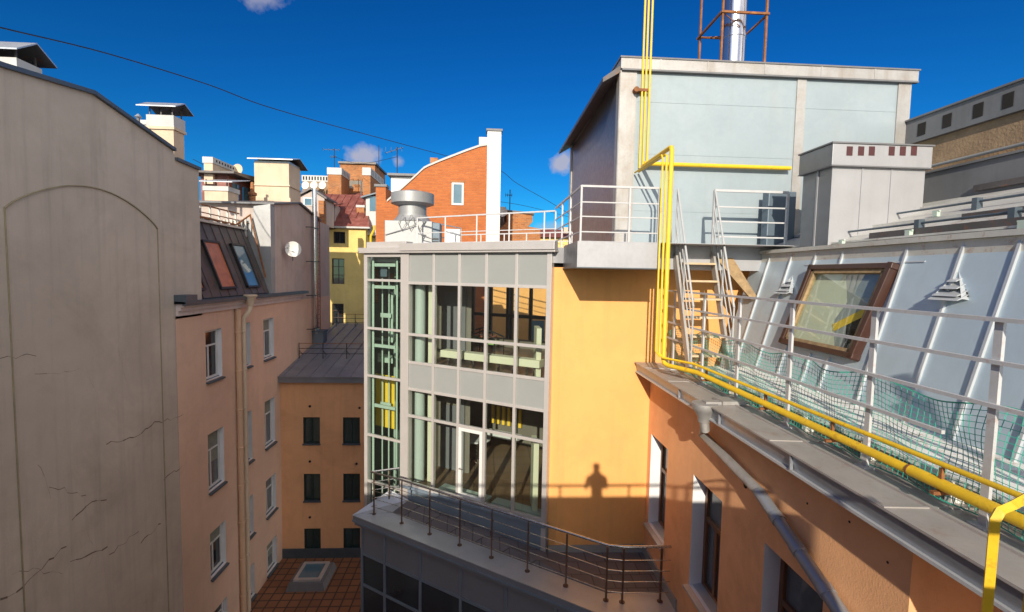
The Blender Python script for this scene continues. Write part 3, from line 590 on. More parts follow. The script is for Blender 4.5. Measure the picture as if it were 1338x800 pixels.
for px_, yt_, yb__, Yv, lb_ in ((181, 149, 165, 17.0, 'thin grey vent pipe by the pierced block on firewall roof'), (343, 262, 285, 24.0, 'grey vent pipe at foot of the largest chimney'), (424, 256, 285, 33.5, 'thin grey vent pipe beside narrow orange chimney'), (472, 236, 262, 43, 'thin dark vent pipe before the boarded attic opening'), (391, 240, 262, 35, 'thin vent pipe left of the three dishes')):
    p = aty(px_, yb__, Yv); q = aty(px_, yt_, Yv); rv = thing('roof_vent_pipe', lb_, 'vent pipe', p)
    b = MB(); b.tube([p-Vector((0,0,.5)), (p.x, Yv, q.z-.12)], .05, 8); b.build('pipe', M['greyconc'], rv, smooth=True); b = MB(); b.lathe((p.x, Yv, 0), [(.06, q.z-.14), (.11, q.z-.10), (.02, q.z)], 10); b.build('cowl', M['zinc'], rv)
hut2 = thing('roof_hut', 'small grey roof hut with slanted tin lid before the red tin roof', 'roof hut', aty(430, 275, 36))
b = MB(); pbox(b, 424, 268, 438, 300, 36, 1.2); b.build('wall', M['mauve'], hut2)
a = aty(421, 268, 36); c = aty(441, 268, 36); b = MB(); b.hexa([(a.x,35.8,a.z-.05), (c.x,35.8,a.z-.05), (c.x,37.4,a.z+.3), (a.x,37.4,a.z+.3), (a.x,35.8,a.z+.02), (c.x,35.8,a.z+.02), (c.x,37.4,a.z+.38), (a.x,37.4,a.z+.38)]); b.build('lid', M['redroof'], hut2)
bw = chim('pierced_parapet_wall', 'grey-brown wall with white pierced parapet behind three dishes', 395, 229, 429, 252, 43.0, 1.0, 'stucco_brown', 237, 6, cat='wall')
for px, lb in ((399.5, 'left'), (410.5, 'middle'), (421.5, 'right')):
    dish(px, 242.5, Y=42, r=.32, face=(-.1,-1,.2), label='white dish on pierced parapet wall, %s of three' % {'left':'leftmost','middle':'middle one','right':'rightmost'}[lb], group='three dishes below the white pierced parapet')
dm = thing('attic_dormer', 'grey gabled dormer with pale window behind the mauve gable top', 'dormer', (-12.2, 33, 3))
a = aty(389, 258, 33); c = aty(424, 275, 33); pk = aty(407, 248, 33)
b = MB(); b.prism([(a.x,33,c.z-1), (c.x,33,c.z-1), (c.x,33,a.z), (pk.x,33,pk.z-.1), (a.x,33,a.z)], (0,2,0)); b.build('wall', M['mauve'], dm)
b = MB(); b.prism([(a.x-.2,32.8,a.z-.1), (pk.x,32.8,pk.z), (c.x+.2,32.8,a.z-.1), (c.x+.2,32.8,a.z+.02), (pk.x,32.8,pk.z+.14), (a.x-.2,32.8,a.z+.02)], (0,2.4,0)); b.build('roof', M['leftroof'], dm)
b = MB(); pbox(b, 396, 258, 409, 269, 32.96, .05); f = b.build('window', M['white'], dm); b = MB(); pbox(b, 398, 259.5, 407, 268, 32.945, .01); b.build('pane', M['pane_blue'], f)
chim('roof_chimney', 'narrow orange brick chimney just right of the steel flue top', 416, 262, 423, 280, 31.0, .5, 'oldbrick', None)
dm = thing('attic_dormer', 'white dormer with tall window squeezed beside the curved brick gable', 'dormer', (-8.6, 36, 2.5))
a = aty(478, 256, 36.6); c = aty(494, 290, 36.6)
b = MB(); b.box(a.x, 36.6, c.z-1, c.x, 39, a.z); b.build('wall', M['cap'], dm)
b = MB(); b.hexa([(a.x-.3,36.3,a.z-.2), (c.x+.3,36.3,a.z+.25), (c.x+.3,39,a.z+.25), (a.x-.3,39,a.z-.2), (a.x-.3,36.3,a.z-.1), (c.x+.3,36.3,a.z+.35), (c.x+.3,39,a.z+.35), (a.x-.3,39,a.z-.1)]); b.build('roof', M['darkmetal'], dm)
b = MB(); pbox(b, 483, 257, 491, 276, 36.57, .04); b.build('window', M['pane_blue'], dm)
def antenna(px, yt, yb_, Y, label, arms):
    p = aty(px, yb_, Y); q = aty(px, yt, Y); r0 = thing('tv_antenna', label, 'antenna', p)
    b = MB(); b.tube([p, (p.x, Y, q.z)], .03, 6); b.build('mast', M['black'], r0)
    b = MB()
    for k, (dz, w, tilt) in enumerate(arms):
        b.bar((p.x-w, Y, q.z-dz-tilt), (p.x+w*.5, Y, q.z-dz+tilt*.5), .03)
        for i in range(4): xx = p.x-w+w*1.4*i/3; b.bar((xx, Y-.3, q.z-dz-tilt+i*tilt*.45), (xx, Y+.3, q.z-dz-tilt+i*tilt*.45), .018); b.bar((xx, Y, q.z-dz-.12), (xx, Y, q.z-dz+.12), .016)
    if arms: b.build('element', M['black'], r0)
antenna(437, 194, 222, 42, 'tv aerial with crossed elements standing on the brick stack by three dishes', [(.12, .9, .0), (.7, .3, .05)])
antenna(495, 190, 222, 46, 'thin bare mast beside the far brick attic block', [])
antenna(519, 192, 226, 30, 'tv aerial tilted on the white box behind the curved brick gable', [(.15, .7, .25)])
antenna(447, 208, 216, 46.5, 'short stub mast on left end of brick attic block coping', [])
antenna(666, 248, 278, 27, 'small aerial mast on the brick stub right of white flue', [(.3, .25, 0)])
wb = thing('lift_motor_room', 'white rendered roof box with flat dark lid behind the curved gable', 'roof box', aty(524, 260, 29))
b = MB(); pbox(b, 511, 231, 540, 262, 29, 2); b.build('wall', M['white'], wb)
b = MB(); pbox(b, 506, 226, 544, 230, 28.7, 2.6); b.build('roof', M['greyconc'], wb)

# brick gable
YG = 24.0
bg = thing('brick_gable_house', 'orange brick house with curved sloping gable and tall white flue', 'building', aty(565, 340, YG+2))
gp = [(491,520), (491,244), (504,244), (504,262), (506,261.5), (516,252.8), (525,245), (534,237), (546,226), (554,218.5), (560,215.4), (575,209), (592.4,202.3), (610,195.5), (627,189.5), (636.5,188), (636.5,520)]
def gw(px, py): return aty(px, py, YG)
w0, w1 = gw(590, 268), gw(606, 239)
b = MB(); P = [gw(*q) for q in gp]
b.prism([(q.x, YG, q.z) for q in P], (0, 5, 0)); b.build('wall', M['brick'], bg)
b = MB(); cp = [gw(*q) for q in gp[4:16]]
for p, q in zip(cp[:-1], cp[1:]): b.hexa([(p.x,YG-.06,p.z-.09), (q.x,YG-.06,q.z-.09), (q.x,YG+5,q.z-.09), (p.x,YG+5,p.z-.09), (p.x,YG-.06,p.z+.01), (q.x,YG-.06,q.z+.01), (q.x,YG+5,q.z+.01), (p.x,YG+5,p.z+.01)])
b.build('coping', M['coping_grey'], bg)
p = gw(491, 244); q = gw(504, 244); b = MB(); b.box(p.x-.06, YG-.06, p.z, q.x+.06, YG+.6, p.z+.12); b.build('pillar_cap', M['greyconc'], bg)
f = MB(); frame_bars(f, (0,YG-.03,0), (1,0,0), (0,0,1), (0,1,0), w0.x, w0.z, w1.x, w1.z, .09, .05); fo = f.build('window', M['white'], bg)
b = MB(); b.quad((w0.x,YG-.012,w0.z), (w1.x,YG-.012,w0.z), (w1.x,YG-.012,w1.z), (w0.x,YG-.012,w1.z)); b.build('pane', M['pane_blue'], fo)
b = MB(); b.box(w0.x-.05, YG-.045, w1.z, w1.x+.05, YG-.005, w1.z+.1); b.build('lintel', M['oldbrick'], fo)
a = gw(637, 173); c = gw(649, 520); b = MB(); b.box(a.x, YG-.25, c.z, c.x, YG+.3, a.z)
for k in range(6): zz = a.z-.2-k*1.35; b.box(a.x-.012, YG-.262, zz, c.x+.012, YG+.3, zz+.03)
fl = b.build('flue', M['white'], bg); b = MB(); b.box(a.x-.06, YG-.31, a.z, c.x+.06, YG+.36, a.z+.1); b.build('flue_cap', M['greyconc'], fl)
b = MB(); pbox(b, 626, 179, 637, 190, YG+.3, .5); b.build('sheet_box', M['zinc_box'], bg)
b = MB(); pbox(b, 562, 206, 572, 213, YG+3, .4); b.build('vent_cap', M['oldbrick'], bg)
# brick stub right of flue + far roofs
bs = thing('brick_stub_house', 'stepped old brick gable stub right of the tall white flue', 'building', aty(680, 320, 27))
b = MB(); b.prism([aty(*q, 27) for q in ((652,420), (652,300), (662,290), (662,275), (696,279), (696,290), (690,296), (706,299), (706,420))], (0,3,0)); b.build('wall', M['oldbrick'], bs)
b = MB(); b.prism([aty(*q, 26.9) for q in ((660,276), (660,274), (698,278), (698,280.5))], (0,3.2,0)); b.build('coping', M['leftroof'], bs)
b = MB(); pbox(b, 640, 270, 661, 330, 27.8, 2); b.build('dark_roof', M['darkwall'], bs)
dish(657, 277, Y=25.8, r=.26, face=(-.2,-1,.1), label='white dish right of the tall white flue before dark roof', )
fr_ = thing('far_red_roof_house', 'distant house with dark red roof seen through the roof railing', 'building', aty(728, 320, 45))
b = MB(); pbox(b, 700, 310, 752, 350, 45, 4); b.build('wall', M['yellowwall'], fr_)
b = MB(); a = aty(700, 310, 45); c = aty(752, 298, 45); b.prism([(a.x,44.6,a.z), (a.x,47,c.z), (a.x,49.6,a.z)], (c.x-a.x,0,0)); b.build('roof', M['redroof'], fr_)
b = MB(); pbox(b, 737, 297, 742, 305, 44.5, .6); b.build('chimney', M['beige'], fr_)
# sunlit yellow wall across the inner court, seen through the glazing
cw = thing('inner_court_house', 'yellow house across the inner court seen through the glazed lobby', 'building', (3, 23.5, -10))
b = MB(); b.box(.2, 23.0, -19, 9, 24.6, .2); b.build('wall', M['ochre'], cw)
b = MB(); b.box(.1, 22.9, .2, 9.1, 24.7, .3); b.build('coping', M['trim'], cw)
b = MB(); b.box(2.2, 22.96, -4.2, 2.9, 22.99, -2.2); b.build('window', M['pane_blue'], cw)

# ================================================================== glazed tower (curtain wall turned 31 degrees)
TA = math.radians(-31); TD = Vector((math.cos(TA), math.sin(TA), 0)); TN = Vector((-TD.y, TD.x, 0))   # along the face, into the building
T0 = Vector((1.47, 11.08, 0))
def tw(t, n, z): return T0 + TD*t + TN*n + Vector((0,0,z))
SN = Vector((-.22, .975, 0))
def sbox(mb, t0, t1, n0, n1, z0, z1):
    q = lambda t, n, z: T0 + TD*t + SN*n + Vector((0,0,z))
    return mb.hexa([q(t0,n0,z0), q(t1,n0,z0), q(t1,n1,z0), q(t0,n1,z0), q(t0,n0,z1), q(t1,n0,z1), q(t1,n1,z1), q(t0,n1,z1)])
def tbox(mb, t0, t1, n0, n1, z0, z1):
    return mb.hexa([tw(t0,n0,z0), tw(t1,n0,z0), tw(t1,n1,z0), tw(t0,n1,z0), tw(t0,n0,z1), tw(t1,n0,z1), tw(t1,n1,z1), tw(t0,n1,z1)])
gt = thing('glazed_stair_tower', 'glass fronted tower with silver mullions, grey spandrels and lift shaft', 'building', tw(-2.8, 2.5, -6.7))
ts = [-4.18, -3.30, -2.48, -1.67, -.82, .02]
ZT = [.54, -.27, -1.69, -2.47, -3.22, -3.98, -5.93]
MW = .075
b = MB()
for t in ts[1:-1]: tbox(b, t-MW/2, t+MW/2, -.045, .05, ZT[6]-.1, ZT[0])
for i, z in enumerate(ZT[1:6]):
    for t0, t1 in zip(ts[:-1], ts[1:]): tbox(b, t0+MW/2, t1-MW/2, -.035, .045, z-MW/2, z+MW/2)
tbox(b, ts[0]-.235, ts[0]+.04, -.06, .12, -7.5, ZT[0]); tbox(b, ts[-1]-.04, ts[-1]+.08, -.05, .10, -6.7, ZT[0])
for t0, t1 in zip(ts[:-1], ts[1:]): tbox(b, t0+MW/2, t1-MW/2, -.04, .05, ZT[6]-.06, ZT[6]+.05)
b.build('mullion_grid', M['alu'], gt, bevel=.006)
for t0, t1 in zip(ts[:-1], ts[1:]):
    for za, zb_ in ((ZT[0], ZT[1]), (ZT[3], ZT[4])):
        b = MB(); tbox(b, t0+.02, t1-.02, -.012, .02, zb_+.02, za-.0); b.build('spandrel_panel', M['panel'], gt)
    for k, (za, zb_) in enumerate(((ZT[1], ZT[2]), (ZT[2], ZT[3]), (ZT[4], ZT[5]), (ZT[5], ZT[6]))):
        b = MB(); b.quad(tw(t0+.02,0,zb_+.02), tw(t1-.02,0,zb_+.02), tw(t1-.02,0,za-.02), tw(t0+.02,0,za-.02)); b.build('glazing', M['glass'], gt)
# glass door frame in the middle bay of the lower storey
b = MB(); frame_bars(b, tw(0,-.05,0), TD, (0,0,1), TN, ts[2]+MW/2+.003, ZT[6]+.05, ts[3]-MW/2-.003, ZT[5]-MW/2-.003, .085, .1); d_ = b.build('balcony_door', M['white'], gt, bevel=.005)
b = MB(); b.tube([tw(ts[2]+.11,-.06,-5.1), tw(ts[2]+.11,-.12,-5.1), tw(ts[2]+.22,-.12,-5.1)], .012, 6); b.build('handle', M['inox'], d_)
# base upstand
zl, zr2 = -6.38, -6.66
b = MB(); b.hexa([tw(ts[0]-.23,-.03,zl-.4), tw(.12,-.03,zr2-.3), tw(.12,.1,zr2-.3), tw(ts[0]-.23,.1,zl-.4), tw(ts[0]-.23,-.03,ZT[6]-.06), tw(.12,-.03,ZT[6]-.06), tw(.12,.1,ZT[6]-.06), tw(ts[0]-.23,.1,ZT[6]-.06)])
tbox(b, ts[0]-.2, .1, -.10, -.028, ZT[6]-.13, ZT[6]-.07); b.build('base_flashing', M['bluegrey'], gt)
# roof edge coping and deck
b = MB(); tbox(b, -5.9, .22, -.16, .35, .545, .60); tbox(b, -4.35, .22, -.20, .02, .60, .80); tbox(b, -5.95, -4.36, -.14, .3, .60, .70); tbox(b, -5.85, -4.36, .1, .4, .70, .88); b.build('roof_coping', M['alu'], gt, bevel=.01)
b = MB(); b.prism([tw(-5.75,.3,.3), tw(.2,.05,.3), (1.8,11.05,.3), (3.0,11.05,.3), (3.0,16.0,.3), tw(-5.75,4.7,.3), (-2.2,18.6,.3), (-3.9,16.2,.3)], (0,0,.36)); b.build('roof_deck', M['zinc_box'], gt)
# lift shaft
lz = [.48, -.22, -1.62, -3.02, -4.79, -6.2]
b = MB(); tbox(b, -5.80, -5.68, -.05, .10, -13.3, .54); tbox(b, -5.68, -4.41, -.05, .08, .44, .54)
for z in lz[1:]: tbox(b, -5.68, -4.415, -.035, .05, z-.035, z+.035)
b.build('lift_mullion', M['alu'], gt, bevel=.006)
for za, zb_ in zip(lz[:-1], lz[1:]):
    b = MB(); b.quad(tw(-5.69,0,zb_), tw(-4.41,0,zb_), tw(-4.41,0,za), tw(-5.69,0,za)); b.build('lift_glazing', M['glass_green'], gt)
b = MB()
for t in (-5.5, -4.58):
    for n in (.3, 1.75): sbox(b, t-.05*(1 if t < -5 else .6), t+.05*(1 if t < -5 else .6), n-.05, n+.05, -13.3, .4)
for z in (.22, -.42, -2.15, -3.95):
    sbox(b, -5.44, -4.64, .26, .34, z-.045, z+.045); sbox(b, -5.44, -4.64, 1.71, 1.79, z-.04, z+.04); sbox(b, -5.54, -5.46, .36, 1.69, z-.04, z+.04); sbox(b, -4.62, -4.54, .36, 1.69, z-.04, z+.04)
for t in (-5.12, -4.86): sbox(b, t-.025, t+.025, .8, .85, -13, .2)
sbox(b, -5.2, -4.78, .79, .84, -1.35, -1.22); sbox(b, -5.2, -4.78, .79, .84, -4.05, -3.95)
b.build('shaft_frame', M['mint'], gt)
b = MB(); sbox(b, -5.70, -4.35, 2.0, 2.1, -13.3, .45); sbox(b, -5.78, -5.71, .12, 2.1, -13.3, .45); sbox(b, -4.4, -4.33, .12, 2.1, -13.3, .45); b.build('shaft_wall', M['shaftgreen'], gt)
b = MB(); sbox(b, -4.78, -4.7, .9, 1.6, -2.1, -.6); sbox(b, -5.3, -4.7, .95, 1.65, -2.75, -2.6); b.build('lift_car', M['mint'], gt)
b = MB(); sbox(b, -5.40, -4.62, 1.0, 1.05, -4.78, -3.15); b.build('added_yellow_panel', M['liftyellow'], gt)  # panel added to stand for sunlit yellow showing through the shaft glass
b = MB(); sbox(b, -5.2, -4.95, .5, .75, -.12, .16); b.build('lift_motor', M['greyblue'], gt)
b = MB(); sbox(b, -5.42, -5.28, 1.3, 1.4, -.95, .1); b.build('brick_pier', M['oldbrick'], gt)
b = MB(); sbox(b, -4.95, -4.65, 1.2, 1.3, -.25, -.02); b.build('cable_reel', M['oldbrick'], gt)
# interior: floors, ceilings, partitions, back glazing
NB = 4.6
room = lambda z: [tw(ts[0]-.1,.12,z), tw(ts[-1],.12,z), tw(ts[-1],NB,z), tw(-5.1,NB,z), tw(-5.1,2.35,z), tw(ts[0]-.1,2.3,z)]
b = MB()
for z0, z1 in ((-3.1, -2.56), (-6.5, -5.99)): b.prism(room(z0), (0,0,z1-z0))
b.build('room_floor', M['roomfloor'], gt)
b = MB()
for z0, z1 in ((-.12, .28), (-3.3, -3.12)): b.prism(room(z0), (0,0,z1-z0))
b.build('room_ceiling', M['roomdark'], gt)
b = MB(); tbox(b, ts[0]-.15, ts[0]-.05, .13, 1.5, -6.2, .2); tbox(b, ts[0]-.1, -3.2, 1.5, 1.62, -6.2, .2)
p0 = tw(-3.2, 1.5, -6.2); b.prism([p0, p0+Vector((.1,0,0)), p0+Vector((-.05,4.4,0)), p0+Vector((-.15,4.4,0))], (0,0,6.4))
tbox(b, -5.1, ts[-1], NB-.1, NB, -6.2, -4.6); tbox(b, -5.1, ts[-1], NB-.1, NB, -3.7, -3.05); tbox(b, -5.1, ts[-1], NB-.1, NB, -2.6, -2.25); b.build('partition_wall', M['darkwall'], gt)
b = MB(); tbox(b, ts[-1]+.0, ts[-1]+.1, .12, NB, -6.2, .2); b.build('side_wall', M['darkwall'], gt)
b = MB(); b.box(1.28, 11.55, -2.55, 1.40, 12.2, -1.30); b.box(1.27, 11.55, -5.98, 1.40, 12.2, -4.2); b.build('cream_panel', M['creamwall'], gt)
b = MB()
for t in (-4.95, -4.35, -4.2, -3.5, -3.35, -2.6, -1.8): tbox(b, t-.05, t+.05, NB-.1, NB, -2.25, -.12); tbox(b, t-.05, t+.05, NB-.1, NB, -4.6, -3.7)
tbox(b, -5.05, 0, NB-.09, NB-.01, -1.5, -1.38); b.build('back_window_frame', M['darkframe'], gt)
for z0, z1 in ((-2.25, -.12), (-4.6, -3.7)):
    b = MB(); b.quad(tw(-5.05,NB-.05,z0), tw(0,NB-.05,z0), tw(0,NB-.05,z1), tw(-5.05,NB-.05,z1)); b.build('back_glazing', M['glass'], gt)
for z0, z1 in ((-2.55, -.12), (-5.98, -3.3)):
    b = MB(); c = tw(-4.10, .42, 0); b.lathe(c, [(.15, z0), (.15, z1)], 24); b.build('column', M['column'], gt, smooth=True)
    b = MB(); tbox(b, -3.84, -3.66, .45, .6, z0, z1); b.build('pilaster', M['creamwall'], gt)
    b = MB(); tbox(b, -4.05, -3.5, 1.46, 1.495, z0, z0+2.0); tbox(b, -3.42, -3.25, 1.44, 1.495, z0, z1); b.build('inner_door', M['greyconc'], gt)
for k in range(6):
    b = MB(); tbox(b, -4.0+k*.22, -3.9+k*.22, 4.36, 4.44, -5.35, -4.7); b.build('yellow_baluster', M['liftyellow'], gt)
# benches behind the upper glazing
def bench(t0, t1, n0, label):
    r0 = thing('window_bench', label, 'bench', tw((t0+t1)/2, n0, -2.56), 'cream benches along the upper glazing')
    b = MB(); tbox(b, t0, t1, n0, n0+.3, -2.27, -2.08); b.build('seat', M['creamwall'], r0, bevel=.01)
    for t in (t0+.2, t1-.2):
        b = MB(); tbox(b, t-.02, t+.02, n0+.12, n0+.17, -2.56, -2.27); b.build('leg', M['inox'], r0)
for i, l in enumerate(('leftmost of the four cream benches behind the upper glazing', 'second cream bench from left behind the upper glazing', 'third cream bench from left behind the upper glazing', 'rightmost cream bench behind the upper glazing, by the cream partition')):
    bench(ts[i+1]+.05-.04*i, ts[i+2]-(.30 if i == 3 else .06), .22, l)
def armchair(t, n, rz, label):
    c = tw(t, n, -2.56); r0 = thing('armchair', label, 'chair', c, 'armchairs in the upper lobby')
    def R(x, y, z): return c + Vector((x*math.cos(rz)-y*math.sin(rz), x*math.sin(rz)+y*math.cos(rz), z))
    b = MB(); b.prism([R(-.23,-.22,.40), R(.23,-.22,.40), R(.22,.22,.40), R(-.22,.22,.40)], (0,0,.09)); b.build('seat', M['greenfab'], r0, bevel=.02)
    for sx in (-1, 1):
        for sy in (-1, 1):
            b = MB(); b.tube([R(sx*.25,sy*.23,0), R(sx*.24,sy*.22,.62 if sy < 0 else .72)], .02, 6); b.build('leg', M['black'], r0)
    b = MB(); b.tube([R(-.25,-.24,.62), R(-.27,0,.68), R(-.24,.22,.74), R(-.12,.30,.78), R(.12,.30,.78), R(.24,.22,.74), R(.27,0,.68), R(.25,-.24,.62)], .025, 8); b.build('arm_rail', M['black'], r0, smooth=True)
armchair(-2.9, 2.5, .9, 'black armchair with green seat, right of the small red table in upper lobby')
armchair(-3.85, 3.0, -1.2, 'black armchair left of the small red table in upper lobby')
r0 = thing('side_table', 'small round red table between two armchairs in upper lobby', 'table', tw(-3.35, 2.9, -2.56))
c = tw(-3.35, 2.9, -2.56); b = MB(); b.lathe(c, [(.30,.55), (.32,.57), (.32,.60), (.30,.61)], 24); b.build('tabletop', M['redtable'], r0); b = MB(); b.lathe(c, [(.18,0), (.18,.02), (.03,.04), (.03,.56)], 16); b.build('pedestal', M['black'], r0)
# low table/basins in the lower lobby
r0 = thing('lobby_table', 'white round table inside the lower lobby behind the balcony door', 'table', tw(-3.45, 2.5, -5.99))
c = tw(-3.45, 2.5, -5.99); b = MB(); b.lathe(c, [(.42,.68), (.45,.70), (.45,.73), (.42,.74)], 28); b.build('tabletop', M['white'], r0); b = MB(); b.lathe(c, [(.22,0), (.22,.02), (.03,.05), (.03,.69)], 16); b.build('pedestal', M['inox'], r0)
r0 = thing('lobby_bench', 'white bench at the back of the lower lobby before yellow balusters', 'bench', tw(-3.2, 3.9, -5.99))
b = MB(); tbox(b, -3.9, -2.6, 3.7, 4.05, -5.6, -5.45); b.build('seat', M['white'], r0)
for t in (-3.75, -2.75): b = MB(); tbox(b, t-.03, t+.03, 3.85, 3.9, -5.99, -5.6); b.build('leg', M['inox'], r0)
for t0, t1, lb in ((-3.25, -1.72, 'pale green doormat strip inside the lower glazing left of the balcony door'), (-1.55, -.05, 'pale green strip on the floor inside lower glazing right of the door')):
    b = MB(); tbox(b, t0, t1, .2, .5, -5.988, -5.93); tag(b.build('floor_heater', M['mint'], loc=tw(t0,.3,-5.95)), lb, 'floor heater')

# ================================================================== lower block with balcony
lb = thing('balcony_block', 'dark panelled lower block carrying the tiled balcony terrace', 'building', (0, 11.5, -13.3))
A_ = Vector((-3.5, 12.98, 0)); B_ = Vector((2.42, 8.97, 0)); BD = (B_-A_).normalized(); BN = Vector((-BD.y, BD.x, 0)); BL = (B_-A_).length
def bw_(s, n, z): return A_ + BD*s + BN*n + Vector((0,0,z))
W0 = .14
def bbox(mb, s0, s1, n0, n1, z0, z1): return mb.hexa([bw_(s0,n0,z0), bw_(s1,n0,z0), bw_(s1,n1,z0), bw_(s0,n1,z0), bw_(s0,n0,z1), bw_(s1,n0,z1), bw_(s1,n1,z1), bw_(s0,n1,z1)])
ss = [.12, 1.0, 2.27, 3.56, 4.84, 6.1, 7.1]
zz = [-7.0, -7.85, -8.75, -9.9, -10.7, -13.3]
b = MB()
for s in ss: bbox(b, s-.035, s+.035, W0-.04, W0+.06, -13.3, -7.0)
for z in zz[1:-1]:
    for s0, s1 in zip(ss[:-1], ss[1:]): bbox(b, s0+.035, s1-.035, W0-.03, W0+.05, z-.035, z+.035)
b.build('mullion_grid', M['bluegrey'], lb)
for s0, s1 in zip(ss[:-1], ss[1:]):
    for i in (0, 3): b = MB(); bbox(b, s0+.02, s1-.02, W0-.01, W0+.02, zz[i+1]+.01, zz[i]); b.build('spandrel_panel', M['panel_dark'], lb)
    for i in (1, 2, 4): b = MB(); bbox(b, s0+.02, s1-.02, W0-.005, W0+.02, zz[i+1]+.01, zz[i]-.01); b.build('pane', M['pane_block'], lb)
b = MB(); b.quad(bw_(.1,W0,-13.3), tw(-5.7,.05,-13.3), tw(-5.7,.05,-7.0), bw_(.1,W0,-7.0)); b.build('side_wall', M['panel_dark'], lb)
cl = tw(ts[0]-.23, -.03, 0); cr = tw(.1, -.03, 0)
F_ = [bw_(0,.0,0), B_, Vector((3.96, 8.92, 0)), Vector((3.96, 11.0, 0)), Vector((1.55, 11.0, 0)), cl]
b = MB(); bbox(b, -.02, BL, -.02, .3, -7.0, -6.88); bbox(b, -.05, BL+.02, -.055, .3, -6.88, -6.74); b.prism([B_+Vector((0,-.02,-7.0)), Vector((3.96,8.9,-7.0)), Vector((3.96,9.2,-7.0)), B_+Vector((0,.3,-7.0))], (0,0,.26)); b.hexa([bw_(0,0,-7), bw_(.3,.2,-7), cl+Vector((0,0,-7)), cl+Vector((-.35,.1,-7)), bw_(0,0,-6.74), bw_(.3,.2,-6.74), cl+Vector((0,0,-6.3)), cl+Vector((-.35,.1,-6.3))]); b.build('fascia', M['panel_dark'], lb); b = MB(); bbox(b, -.06, BL+.02, -.075, -.058, -6.90, -6.85); b.build('drip_strip', M['bluegrey'], lb)
# ledge sheet round the balcony edge
wl = .62
inn = [bw_(.75, wl, -6.712), bw_(BL-.1, wl, -6.712), Vector((3.72, 9.55, -6.712))]
b = MB(); z_ = Vector((0,0,-6.73)); up = Vector((0,0,.02))
b.prism([bw_(-.05,-.06,-6.735), bw_(BL+.02,-.06,-6.735), bw_(BL-.1,wl,-6.735), bw_(.75,wl,-6.735)], up); b.prism([bw_(BL+.02,-.06,-6.735), Vector((3.96,8.86,-6.735)), Vector((3.96,9.55,-6.735)), bw_(BL-.1,wl,-6.735)], up)
b.hexa([bw_(-.05,-.06,-6.74), bw_(.75,wl,-6.74), cl+Vector((.25,-.2,-6.4)), cl+Vector((-.3,.0,-6.25)), bw_(-.05,-.06,-6.715), bw_(.75,wl,-6.715), cl+Vector((.25,-.2,-6.37)), cl+Vector((-.3,.0,-6.18))])
b.build('ledge_sheet', M['zinc'], lb)
b = MB(); b.poly([bw_(.75,wl,-6.725), bw_(BL-.1,wl,-6.725), Vector((3.96,9.55,-6.725)), Vector((3.96,11.0,-6.70)), Vector((1.6,11.0,-6.66)), cr+Vector((0,0,-6.66)), cl+Vector((.25,-.2,-6.39))]); b.build('balcony_floor', M['balctile'], lb)
b = MB(); b.box(1.62, 10.97, -6.75, 3.95, 10.997, -6.5); b.box(3.93, 9.0, -6.75, 3.968, 10.96, -6.5); b.build('skirting', M['panel'], lb)
# balcony railing
br = thing('balcony_railing', 'curved steel balcony railing with thin wires and bronze posts', 'railing', (0, 11, -6.7))
pb_ = [(-3.0,13.0), (-2.15,12.49), (-1.34,11.93), (-.54,11.41), (.24,10.87), (1.05,10.33), (1.84,9.8), (2.6,9.32), (2.92,9.25), (3.72,9.25)]
path = [(-2.36,13.27), (-3.08,13.02), (-2.15,12.49), (2.62,9.30), (2.92,9.24), (3.9,9.22)]
for x, y in pb_ + [(-2.62, 13.19)]:
    b = MB(); b.bar((x, y, -6.72), (x, y, -5.56), .035, .05); b.lathe((x, y, -6.72), [(.06,0), (.06,.02)], 12); b.build('post', M['post_brown'], br)
b = MB(); b.tube([(x, y, -5.52) for i, (x, y) in enumerate(path)], .028, 10); b.build('handrail', M['inox'], br, smooth=True)
for k in range(4):
    b = MB(); b.tube([(x, y, -6.5+k*.23) for x, y in path], .009, 6); b.build('wire_rail', M['inox'], br)

# ================================================================== main ochre building (right wing): end wall, side wall, ledge, mansard
ob = thing('ochre_corner_building', 'sunlit ochre building with orange side wall, metal ledge and blue-grey mansard', 'building', (5.5, 8, -13.3))
XW = 3.97; YW = 11.0
b = MB(); b.quad((1.80,YW,-13.3), (XW,YW,-13.3), (XW,YW,.2), (1.80,YW,.2)); b.quad((1.80,YW,-13.3), (1.80,YW,.2), (1.56,YW+.17,.2), (1.56,YW+.17,-13.3)); b.quad((1.56,YW+.17,-13.3), (1.56,YW+.17,.2), (1.9,YW+1.2,.2), (1.9,YW+1.2,-13.3)); b.box(XW,YW,-13.3, 9.95, YW+.2, .2); b.build('end_wall', M['ochre'], ob)
rwin = [(9.78, 10.78), (7.42, 8.5), (5.06, 6.22)]; RZ0, RZ1 = -5.84, -3.68
hs = [(y0-4.0, RZ0+13.3, y1-4.0, RZ1+13.3) for y0, y1 in rwin] + [(y0-4.0, RZ0-3.3+13.3, y1-4.0, RZ1-3.3+13.3) for y0, y1 in rwin]
b = MB(); wall(b, (XW,4.0,-13.3), (0,1,0), (0,0,1), 7.0, 11.1, hs, (1,0,0), .25); b.quad((XW,4.0,-13.3), (XW,4.0,-2.2), (4.9,4.0,-2.2), (4.9,4.0,-13.3)); b.quad((4.9,4.0,-13.3), (4.9,4.0,-2.2), (4.9,-1,-2.2), (4.9,-1,-13.3)); b.build('side_wall', M['ochre2'], ob)
